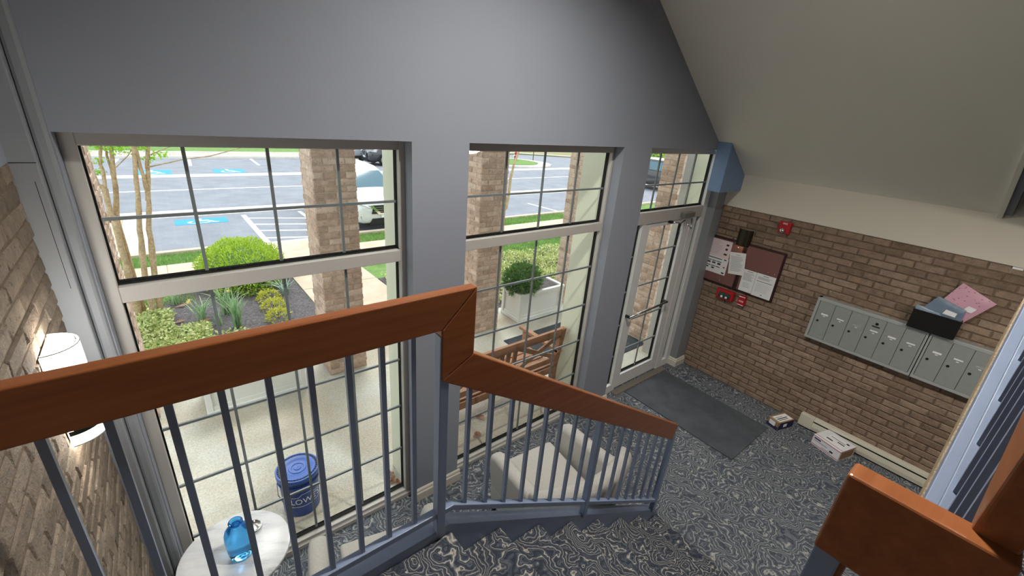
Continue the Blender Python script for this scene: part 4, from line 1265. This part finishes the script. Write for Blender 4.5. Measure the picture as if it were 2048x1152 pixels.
# ------------------------------------------------------------------ trees
def limb(name, pts, r0, r1, parent, y, dy=0.0):
    n = len(pts)
    P = [(p[0], y + dy * i / (n - 1), p[1]) for i, p in enumerate(pts)]
    # knobbly: insert midpoints and swell the joints a little
    Q, Rr = [], []
    for i in range(n):
        s = i / (n - 1)
        Q.append(P[i]); Rr.append((r0 + (r1 - r0) * s) * (.98 if i % 2 else .86))
        if i < n - 1:
            Q.append(tuple((P[i][k] + P[i + 1][k]) / 2 + (.006 if k == 0 and i % 2 else 0) for k in range(3))); Rr.append((r0 + (r1 - r0) * (s + .5 / (n - 1))) * .82)
    return build(MB().tube(Q, Rr, 9), name, M['bark'], parent, smooth=True)
t1 = thing('multi_stem_tree', 'bare multi-stemmed tree with tan bark at the left of the left window', 'tree', (-.3, 4.75, gz(4.75)))
limb('trunk', [(-.322, -.08), (-.313, .11), (-.312, .462), (-.303, .616), (-.302, .945), (-.292, 1.326), (-.314, 1.396), (-.303, 1.716), (-.360, 1.773), (-.382, 2.014), (-.381, 2.23), (-.42, 3.0)], .055, .024, t1, 4.74, .02)
limb('trunk', [(-.314, 1.396), (-.342, 1.30), (-.309, 1.586), (-.279, 1.898), (-.284, 2.005), (-.236, 2.232), (-.2, 3.1)], .026, .018, t1, 4.74, .05)
limb('trunk', [(-.255, -.08), (-.275, .522), (-.278, 1.256), (-.266, 1.402), (-.203, 1.73), (-.192, 1.887), (-.148, 2.234), (-.05, 3.2)], .048, .022, t1, 4.80, .05)
limb('branch', [(-.201, 1.878), (-.209, 2.102), (-.206, 2.216), (-.25, 2.9)], .016, .010, t1, 4.85, .05)
limb('branch', [(-.147, 1.968), (-.06, 2.06), (.016, 2.148), (.15, 2.4)], .008, .005, t1, 4.82, -.1)
t2 = thing('multi_stem_tree', 'bare tree of two crooked stems with stubby knots near the lime shrub', 'tree', (-.12, 4.7, gz(4.7)))
limb('trunk', [(-.158, -.09), (-.145, .269), (-.148, .495), (-.107, .89), (-.076, 1.186), (-.036, 1.433), (.012, 1.817), (.073, 2.238), (.12, 3.1)], .046, .026, t2, 4.70, .04)
limb('trunk', [(-.083, -.08), (-.055, .251), (-.048, .477), (-.003, .906), (.015, 1.177), (.065, 1.426), (.091, 1.622), (.092, 1.748), (.083, 1.974), (.084, 2.13), (.06, 2.9)], .048, .018, t2, 4.76, -.02)
limb('trunk', [(.080, 1.55), (.127, 1.813), (.155, 2.001), (.211, 2.241), (.3, 3.0)], .034, .022, t2, 4.76, .06)
limb('branch', [(.133, 1.964), (.174, 1.982), (.516, 2.075), (.836, 2.13), (1.2, 2.25)], .011, .006, t2, 4.78, -.2)
limb('branch', [(.190, 2.10), (.217, 2.131), (.442, 2.24), (.7, 2.5)], .009, .005, t2, 4.79, -.1)
P, D = [], []
for (x, z, r_) in ((-.293, 2.214, .08), (-.06, 2.191, .12), (.134, 2.203, .08), (.313, 2.122, .07), (-.294, 2.049, .06), (-.309, 1.916, .05), (.206, 2.075, .06), (-.138, 2.217, .10), (.0, 2.6, .3), (-.3, 2.8, .3), (.3, 2.8, .3)):
    k = int(90 * (r_ / .1) ** 1.3)
    P.append(np.array([x, 4.82, z]) + RNG.normal(0, 1, (k, 3)) * np.array([r_ * .6, r_ * .7, r_ * .28])); D.append(RNG.normal(0, 1, (k, 3)))
stuff(leaf_mesh('foliage', np.concatenate(P), np.concatenate(D), .038, .024, M['spring_leaf'], t2))
t3 = thing('multi_stem_tree', 'slender forked tree trunk beside the brick column in the middle window', 'tree', (7.26, 6.475, gz(6.475)))
limb('trunk', [(7.28, -.2), (7.262, .0), (7.249, .518), (7.268, 1.383), (7.261, 2.04), (7.2, 3.2)], .075, .035, t3, 6.475, .04)
limb('trunk', [(7.249, .45), (7.395, .597), (7.466, 1.034), (7.488, 1.377), (7.564, 1.713), (7.709, 2.045), (8.0, 2.9)], .055, .028, t3, 6.48, .04)
k = 260
stuff(leaf_mesh('foliage', np.array([7.6, 6.5, 2.75]) + RNG.normal(0, 1, (k, 3)) * np.array([.5, .5, .25]), RNG.normal(0, 1, (k, 3)), .05, .03, M['spring_leaf'], t3))
for i, (x, y, r_, lb) in enumerate(((37.5, 22.6, 1.5, 'round green bush beyond the parked dark car, nearest it'), (41.5, 24.8, 1.6, 'round green bush farthest off beyond the parked dark car'))):
    shrub('far_bush', lb, (x, y, gz(y) + .5), (r_, r_, r_), 1500, .22, .15, M['lime_leaf'])

# ------------------------------------------------------------------ porch furniture
def planter(x0, x1, y0, y1, h, label):
    t = thing('planter_box', label, 'planter', ((x0 + x1) / 2, (y0 + y1) / 2, 0), 0, 'white porch planters')
    wm = M['planter']
    bx('body', wm, t, x0 + .03, x1 - .03, y0 + .03, y1 - .03, .0, h - .04)
    build(MB().box(x0 - .004, x1 + .004, y0 - .004, y1 + .004, 0, .055), 'plinth', wm, t, bevel=.006)
    for (xa, xb, ya, yb_) in ((x0, x0 + .05, y0, y0 + .05), (x1 - .05, x1, y0, y0 + .05), (x0, x0 + .05, y1 - .05, y1), (x1 - .05, x1, y1 - .05, y1)):
        bx('corner_post', wm, t, xa, xb, ya, yb_, .05, h - .04, bevel=.003)
    for (xa, xb, ya, yb_) in ((x0 + .05, x1 - .05, y0 + .012, y0 + .03), (x0 + .05, x1 - .05, y1 - .03, y1 - .012), (x0 + .012, x0 + .03, y0 + .05, y1 - .05), (x1 - .03, x1 - .012, y0 + .05, y1 - .05)):
        o = MB().box(xa, xb, ya, yb_, .05, .10).box(xa, xb, ya, yb_, h - .09, h - .04)
        build(o, 'panel_rail', wm, t, bevel=.004)
    o = MB().box(x0 - .012, x1 + .012, y0 - .012, y0 + .045, h - .04, h).box(x0 - .012, x1 + .012, y1 - .045, y1 + .012, h - .04, h).box(x0 - .012, x0 + .045, y0 + .045, y1 - .045, h - .04, h).box(x1 - .045, x1 + .012, y0 + .045, y1 - .045, h - .04, h)
    build(o, 'rim', wm, t, bevel=.005)
    bx('soil', M['mulch'], t, x0 + .045, x1 - .045, y0 + .045, y1 - .045, h - .09, h - .025)
    return t
M['planter'] = plain('white_planter_paint', rgb(226, 226, 222), 0.55, var=0.02, scale=4)
planter(.20, 1.10, 1.86, 2.31, .47, 'white panelled planter box on the porch outside the left window')
planter(4.15, 5.06, 1.905, 2.355, .47, 'white panelled planter box holding an evergreen shrub, outside the middle window')
shrub('evergreen_shrub', 'dark green feathery evergreen in the left end of the white planter', (4.36, 2.13, .60), (.28, .25, .23), 3600, .075, .016, M['juniper'], zmin=-.9)

def bench():
    M['teak'] = wood_mat('weathered_teak', (0.26, 0.115, 0.055, 1), (0.40, 0.20, 0.11, 1), 0.6)
    W = M['teak']
    t = thing('porch_bench', 'brown wooden bench with crossed back slats, its back to the middle window', 'bench', (2.58, .5, 0))
    xl, xr = 1.87, 3.30
    def bar(name, a, b, w_, h_):
        a, b = Vector(a), Vector(b)
        d_ = (b - a); L = d_.length; d_.normalize()
        side = Vector((0, 1, 0)) if abs(d_.y) < .9 else Vector((1, 0, 0))
        u = d_.cross(side).normalized(); v = u.cross(d_)
        m_ = Matrix((u, v, d_)).transposed().to_4x4(); m_.translation = a
        return build(MB().box(-h_ / 2, h_ / 2, -w_ / 2, w_ / 2, 0, L, m_), name, W, t, bevel=.004)
    for x in (xl, xr):
        bar('rear_leg', (x, .30, 0), (x, .30, .43), .06, .06)
        bar('back_post', (x, .30, .40), (x, .235, .915), .055, .06)
        bar('front_leg', (x, .80, 0), (x, .80, .60), .06, .06)
        bar('armrest', (x, .235, .625), (x, .90, .625), .06, .035)
        bar('side_rail', (x, .30, .36), (x, .80, .36), .03, .07)
    bar('top_rail', (xl, .238, .875), (xr, .238, .875), .035, .085)
    bar('lower_back_rail', (xl, .278, .525), (xr, .278, .525), .03, .065)
    bar('front_rail', (xl, .80, .375), (xr, .80, .375), .03, .08)
    bar('rear_rail', (xl, .30, .375), (xr, .30, .375), .03, .08)
    yb = lambda z: .278 - (z - .525) * .115
    def back(name, x0, z0, x1, z1):
        bar(name, (x0, yb(z0), z0), (x1, yb(z1), z1), .02, .05)
    for (a, b) in ((xl + .03, xl + .60), (xr - .60, xr - .03)):
        back('cross_brace', a, .55, b, .84); back('cross_brace', a, .84, b, .55)
    for x in (xl + .635, xl + .715, xl + .80):
        back('back_slat', x, .55, x, .84)
    for i in range(6):
        bar('seat_slat', (xl - .01, .34 + .088 * i, .425), (xr + .01, .34 + .088 * i, .425), .070, .022)
    return t
bench()

bk_ = thing('plastic_bucket', 'blue plastic bucket with lid on the porch outside the left window', 'bucket', (.662, .345, 0))
M['bucket'] = plain('blue_bucket_plastic', rgb(30, 66, 140), 0.35)
M['bucket_lid'] = plain('blue_lid_plastic', rgb(60, 98, 178), 0.4)
build(MB().lathe([(0, 0), (.122, 0), (.128, .006), (.138, .29), (.148, .292), (.148, .300), (.139, .302), (.140, .325), (.150, .327), (.150, .335), (.140, .337), (.141, .350), (0, .350)], n=48), 'pail', M['bucket'], bk_, local=True, auto=35)
build(MB().lathe([(.147, .335), (.152, .340), (.153, .368), (.149, .374), (.141, .374), (.137, .364), (.126, .364), (.124, .372), (.090, .372), (.084, .368), (.062, .368), (.058, .373), (.044, .373), (.041, .368), (.027, .368), (.024, .373), (.010, .373), (0, .370)], n=64), 'lid', M['bucket_lid'], bk_, local=True, auto=50)
o = MB()
for k in range(40):
    a = 2 * PI * k / 40
    m_ = Matrix.Rotation(a, 4, 'Z')
    o.box(.127, .138, -.006, .006, .363, .369, m_)
build(o, 'lid_teeth', M['dark'], bk_, local=True)
def wrap(ob, r, a0, z0):
    for v in ob.data.vertices:
        x, y, z = v.co
        a = a0 + x / r
        v.co = ((r + .0008 + z) * math.sin(a), -(r + .0008 + z) * math.cos(a), z0 + y)
tx = text_obj('lettering', "LOWE'S", .072, M['white'], bk_, Matrix.Identity(4), .0004)
for v in tx.data.vertices:
    v.co.x *= .92
wrap(tx, .134, .10, .155)
o = MB()
pts = [(-.125, .105), (.135 * .96, .105), (.13, .20), (.06, .20), (.035, .225), (-.03, .225), (-.055, .20), (-.125, .20), (-.125, .105)]
rr = .1345
for (a, b) in zip(pts, pts[1:]):
    N = 8
    for k in range(N):
        def PP(s, w_):
            x = a[0] + (b[0] - a[0]) * s; z = a[1] + (b[1] - a[1]) * s
            dx, dz = b[0] - a[0], b[1] - a[1]; L = math.hypot(dx, dz)
            x += -dz / L * w_; z += dx / L * w_
            an = .10 + x / .134
            rad = .128 + (z - .006) / .284 * .010 + .0012
            return (rad * math.sin(an), -rad * math.cos(an), z)
        s0, s1 = k / N, (k + 1) / N
        o.quad(PP(s0, -.002), PP(s1, -.002), PP(s1, .002), PP(s0, .002))
build(o, 'logo_outline', M['white'], bk_, local=True)
build(MB().tube([(-.150, .0, .30), (-.158, -.05, .23), (-.13, -.115, .17), (-.07, -.15, .145)], .003, 6), 'bail_handle', M['steel'], bk_, local=True, smooth=True)

tag(bx('outdoor_mat', M['outmat'], None, 3.62, 4.98, 1.00, 1.585, -.002, .012, bevel=.003), 'dark ribbed mat on the porch between the bench and the planter', 'mat')
tag(bx('outdoor_mat', M['outmat'], None, 4.30, 5.37, .45, .785, -.002, .012, bevel=.003), 'dark mat outside the glass door at the foot of the brick pier', 'mat')
ub = thing('utility_box', 'low black box on the porch just beyond the brick pier', 'box', (5.75, 1.03, 0))
bx('casing', M['dark'], ub, 5.50, 5.99, .96, 1.12, -.002, .11, bevel=.008)
bx('lid', M['dark'], ub, 5.49, 6.0, .95, 1.13, .11, .125, bevel=.004)
for i, (x, y, s, lb) in enumerate(((2.411, .423, .06, 'curled brown dry leaf on the porch under the bench'), (2.238, .223, .055, 'curled brown dry leaf on the porch close to the middle window'), (1.337, .165, .04, 'dry leaf lying in the corner by the cream pier'),
                                 (1.349, .235, .035, 'dry leaf against the side of the cream pier'), (1.31, .15, .032, 'dry leaf heaped nearest the window sill by the pier'), (1.36, .12, .035, 'dry leaf pressed into the corner of pier and window'))):
    o = MB()
    vs = []
    for k in range(9):
        a = 2 * PI * k / 8
        rad = s * (.65 + .35 * math.cos(2.5 * a)) if k < 8 else 0
        vs.append((x + rad * math.cos(a + i), y + rad * math.sin(a + i), .008 + .012 * abs(math.sin(a * 1.5)) if k < 8 else .004))
    o.add(vs, [(8, k, (k + 1) % 8) for k in range(8)])
    tag(build(o, 'dry_leaf', M['dry_leaf']), lb, 'leaf', 'dry leaves blown onto the porch')
for i, (x, y, a, lb) in enumerate(((.30, 4.22, .3, 'pinkish dry leaf by the lone daffodil clump'), (.02, 4.35, 1.0, 'pinkish dry leaves at the foot of the two-stemmed tree'), (.08, 4.95, .6, 'pale dry leaf at the lawn edge of the mulch bed'))):
    z = gz(y) + .015
    o = MB().add([(x, y, z), (x + .10, y + .03, z + .02), (x + .16, y + .01, z + .01), (x + .09, y - .035, z + .015)], [(0, 1, 2, 3)])
    tag(build(o, 'dry_leaf', M['dry_leaf']), lb, 'leaf', 'dry leaves in the mulch bed')

# ------------------------------------------------------------------ parked cars
M['tyre'] = plain('black_tyre_rubber', rgb(26, 26, 28), 0.85)
M['car_glass'] = plain('tinted_car_glass', rgb(66, 104, 120), 0.05, 0.0, spec=0.8)
M['lens'] = plain('clear_headlamp', rgb(214, 218, 222), 0.1, 0.3)
M['tail'] = plain('red_tail_lamp', rgb(170, 20, 26), 0.2)
M['black_trim'] = plain('black_car_trim', rgb(22, 22, 24), 0.5)
def paint_mat(name, c):
    t = NT(name)
    t.bsdf.inputs['Base Color'].default_value = c
    t.bsdf.inputs['Roughness'].default_value = 0.25
    t.bsdf.inputs['Coat Weight'].default_value = 1.0
    t.bsdf.inputs['Coat Roughness'].default_value = 0.03
    return t.m
def suv(loc, rz, s, body, label, front=True):
    """length along local +Y with the nose at y=0"""
    t = thing('car', label, 'car', loc, rz, 'parked cars')
    t.scale = (s, s, s)
    st_ = [(0.02, .62, .34, .64, .62), (.05, .80, .26, .82, .76), (.22, .86, .22, .94, .84), (.6, .92, .20, 1.02, .92), (1.05, .945, .20, 1.07, .985), (1.35, .95, .20, 1.11, 1.02), (2.4, .955, .20, 1.12, 1.05), (3.6, .95, .20, 1.13, 1.07), (4.3, .93, .24, 1.13, 1.07), (4.58, .88, .30, 1.10, 1.02), (4.70, .76, .40, 1.0, .9)]
    vs, m = [], 0
    for (y, w_, zb, zt, zs) in st_:
        half = [(0, zb), (w_ * .93, zb), (w_ * .97, zb + (zs - zb) * .25), (w_, zb + (zs - zb) * .62), (w_ * .97, zs), (w_ * .80, zt - (zt - zs) * .35), (w_ * .45, zt - .005), (0, zt)]
        sec = [(x, y, z) for x, z in half] + [(-x, y, z) for x, z in half[-2:0:-1]]
        m = len(sec); vs += sec
    n = len(st_)
    fs = [(i * m + k, i * m + (k + 1) % m, (i + 1) * m + (k + 1) % m, (i + 1) * m + k) for i in range(n - 1) for k in range(m)]
    fs += [tuple(range(m)), tuple((n - 1) * m + k for k in range(m - 1, -1, -1))]
    build(MB().add(vs, fs), 'body', body, t, local=True, smooth=True, sub=1)
    # cabin: roof on pillars, glass between
    lo = [(1.22, .60), (1.45, .86), (4.30, .86), (4.62, .60)]
    def ring(z, y0, y1, w0, w1):
        return [(-w0, y0, z), (w0, y0, z), (w1, (y0 + y1) / 2, z), (w0 * .98, y1, z), (-w0 * .98, y1, z), (-w1, (y0 + y1) / 2, z)]
    A = ring(1.04, 1.22, 4.58, .84, .90); B = ring(1.50, 2.02, 4.22, .66, .71); Cc = ring(1.62, 2.25, 3.95, .56, .60)
    o = MB().add(A + B + Cc, [(i, (i + 1) % 6, 6 + (i + 1) % 6, 6 + i) for i in range(6)] + [(6 + i, 6 + (i + 1) % 6, 12 + (i + 1) % 6, 12 + i) for i in range(6)] + [tuple(range(12, 18))])
    build(o, 'cabin', body, t, local=True, smooth=True, bevel=.05, seg=3)
    def pane(name, q, inset, out):
        c = sum((Vector(p) for p in q), Vector()) / 4
        nrm = (Vector(q[1]) - Vector(q[0])).cross(Vector(q[3]) - Vector(q[0])).normalized()
        if nrm.dot(c - Vector((0, 2.9, 1.0))) < 0:
            nrm = -nrm
        k = [Vector(p).lerp(c, inset) + nrm * out for p in q]
        b2 = [p - nrm * .03 for p in k]
        build(MB().add([tuple(p) for p in k + b2], [(0, 1, 2, 3), (7, 6, 5, 4)] + [(i, 4 + i, 4 + (i + 1) % 4, (i + 1) % 4) for i in range(4)]), name, M['car_glass'], t, local=True)
    pane('windshield', [A[0], A[1], B[1], B[0]], .07, .012)
    pane('rear_window', [A[3], A[4], B[4], B[3]], .12, .012)
    for (a, b2) in ((1, 2), (2, 3), (4, 5), (5, 0)):
        pane('side_window', [A[a], A[b2], B[b2], B[a]], .12, .012)
    for x in (-.86, .86):
        for y in (.92, 3.75):
            wobj = build(MB().lathe([(.0, -.10), (.30, -.10), (.345, -.07), (.35, 0), (.345, .07), (.30, .10), (.25, .10), (.0, .06)], n=28), 'wheel', M['tyre'], t, local=True, auto=40)
            wobj.rotation_euler = (0, PI / 2 if x > 0 else -PI / 2, 0); wobj.location = (x * 1.0, y, .35)
            r_ = MB().lathe([(.235, .085), (.24, .104), (.20, .108), (.195, .09)], n=24)
            for k in range(5):
                r_.box(.02, .21, -.028, .028, .085, .106, Matrix.Rotation(2 * PI * k / 5, 4, 'Z'))
            r_.lathe([(0, .112), (.05, .110), (.055, .08)], n=14)
            rim = build(r_, 'rim', M['steel'], wobj, local=True)
            a_ = MB().lathe([(.37, -.03), (.405, .0), (.40, .04), (.36, .04)], n=26, a0=-PI * .52, a1=PI * .52)
            ar = build(a_, 'wheel_arch', M['black_trim'], t, local=True)
            ar.rotation_euler = (0, -PI / 2 if x > 0 else PI / 2, 0) ; ar.location = (x * 1.08, y, .35)
    for sx in (-1, 1):
        q = MB().add([(sx * .40, .075, .80), (sx * .72, .10, .84), (sx * .88, .42, .90), (sx * .86, .40, .80), (sx * .70, .08, .72), (sx * .46, .045, .72)], [tuple(range(6))])
        hl = q; hv = hl.v
        hl.v = [(x, y - .03, z) for x, y, z in hv]
        hl.add([(x, y + .06, z) for x, y, z in hv], [tuple(range(5, -1, -1))]); 
        for i in range(6):
            hl.f.append((i, (i + 1) % 6, 6 + (i + 1) % 6, 6 + i)); hl.m.append(0)
        build(hl, 'headlight', M['lens'], t, local=True)
        build(MB().prism([(sx * .48, .40), (sx * .72, .38), (sx * .75, .50), (sx * .60, .52)], .06, .16, 'y'), 'fog_lamp_recess', M['black_trim'], t, local=True)
        fl = build(MB().lathe([(0, 0), (.04, 0), (.045, .01)], (0, 0, 0), 14), 'fog_lamp', M['lens'], t, local=True)
        fl.rotation_euler = (PI / 2, 0, 0); fl.location = (sx * .62, .05, .44)
        bx('tail_lamp', M['tail'], t, sx * .62 if sx > 0 else -.86, .86 if sx > 0 else -.62, 4.50, 4.70, .86, 1.0, bevel=.02, local=True)
        bx('mirror', body, t, sx * .93 if sx > 0 else -1.10, 1.10 if sx > 0 else -.93, 1.50, 1.62, 1.02, 1.16, bevel=.03, local=True)
    build(MB().prism([(-.44, .56), (.44, .56), (.36, .80), (-.36, .80)], -.005, .12, 'y'), 'grille', M['black_trim'], t, local=True)
    for k, z in enumerate((.62, .68, .74)):
        build(MB().box(-.38 + k * .02, .38 - k * .02, -.014, .02, z, z + .014), 'grille_bar', M['steel'], t, local=True)
    build(MB().prism([(-.50, .82), (-.42, .82), (-.18, .58), (.18, .58), (.42, .82), (.50, .82), (.24, .535), (-.24, .535)], -.02, .04, 'y'), 'grille_chevron', M['chrome'], t, local=True)
    build(MB().prism([(-.52, .24), (.52, .24), (.42, .42), (-.42, .42)], .0, .12, 'y'), 'air_intake', M['black_trim'], t, local=True)
    build(MB().box(-.64, .64, .05, .3, .20, .26), 'front_skirt', M['black_trim'], t, local=True)
    bx('number_plate', M['white'], t, -.16, .16, -.016, .02, .44, .53, local=True)
    bx('rear_plate', M['white'], t, -.16, .16, 4.66, 4.715, .72, .82, local=True)
    bx('rear_skirt', M['black_trim'], t, -.82, .82, 4.40, 4.70, .26, .42, bevel=.02, local=True)
    return t
zc = gz(8.25) - .08
suv((4.80, 8.27, zc), 0, .90, paint_mat('white_car_paint', rgb(212, 216, 216)), 'white sport utility vehicle parked nose towards the building, right of the brick column')
suv((10.05, 25.6 + 4.7, gz(25.6) - .08), PI, 1.0, paint_mat('silver_car_paint', rgb(184, 187, 192)), 'silver car across the road showing its tail behind the white one')
suv((10.35, 24.45, gz(23.6) - .08), -PI / 2, 1.0, paint_mat('dark_blue_car_paint', rgb(30, 36, 48)), 'dark blue car across the road, its front wheel showing at the left window top')
suv((21.75, 8.55, gz(10.5) - .08), 0, .98, paint_mat('black_car_paint', rgb(34, 36, 40)), 'black car parked far off, seen through the light over the door')

hy = thing('fire_hydrant', 'tiny red hydrant on the far grass island in the middle window', 'hydrant', (23.39, 25.75, gz(25.75) + .05))
build(MB().lathe([(0, 0), (.16, 0), (.16, .05), (.11, .07), (.11, .46), (.13, .48), (.13, .52), (.09, .60), (.03, .66), (0, .66)], n=16), 'barrel', M['red'], hy, local=True, auto=40)
build(MB().tube([(-.19, 0, .38), (.19, 0, .38)], .06, 10).tube([(0, -.18, .36), (0, .1, .36)], .07, 10), 'nozzle_cap', M['white'], hy, local=True)
pp = thing('marker_post', 'thin dark post at the far road edge seen in the middle window', 'post', (25.88, 26.40, gz(26.4)))
build(MB().tube([(25.88, 26.40, gz(26.4) - .05), (25.88, 26.40, .02)], .035, 8), 'post', M['stem'], pp)
build(MB().tube([(25.88, 26.40, .02), (25.88, 26.40, .06)], [.045, .03], 8), 'cap', M['stem'], pp)
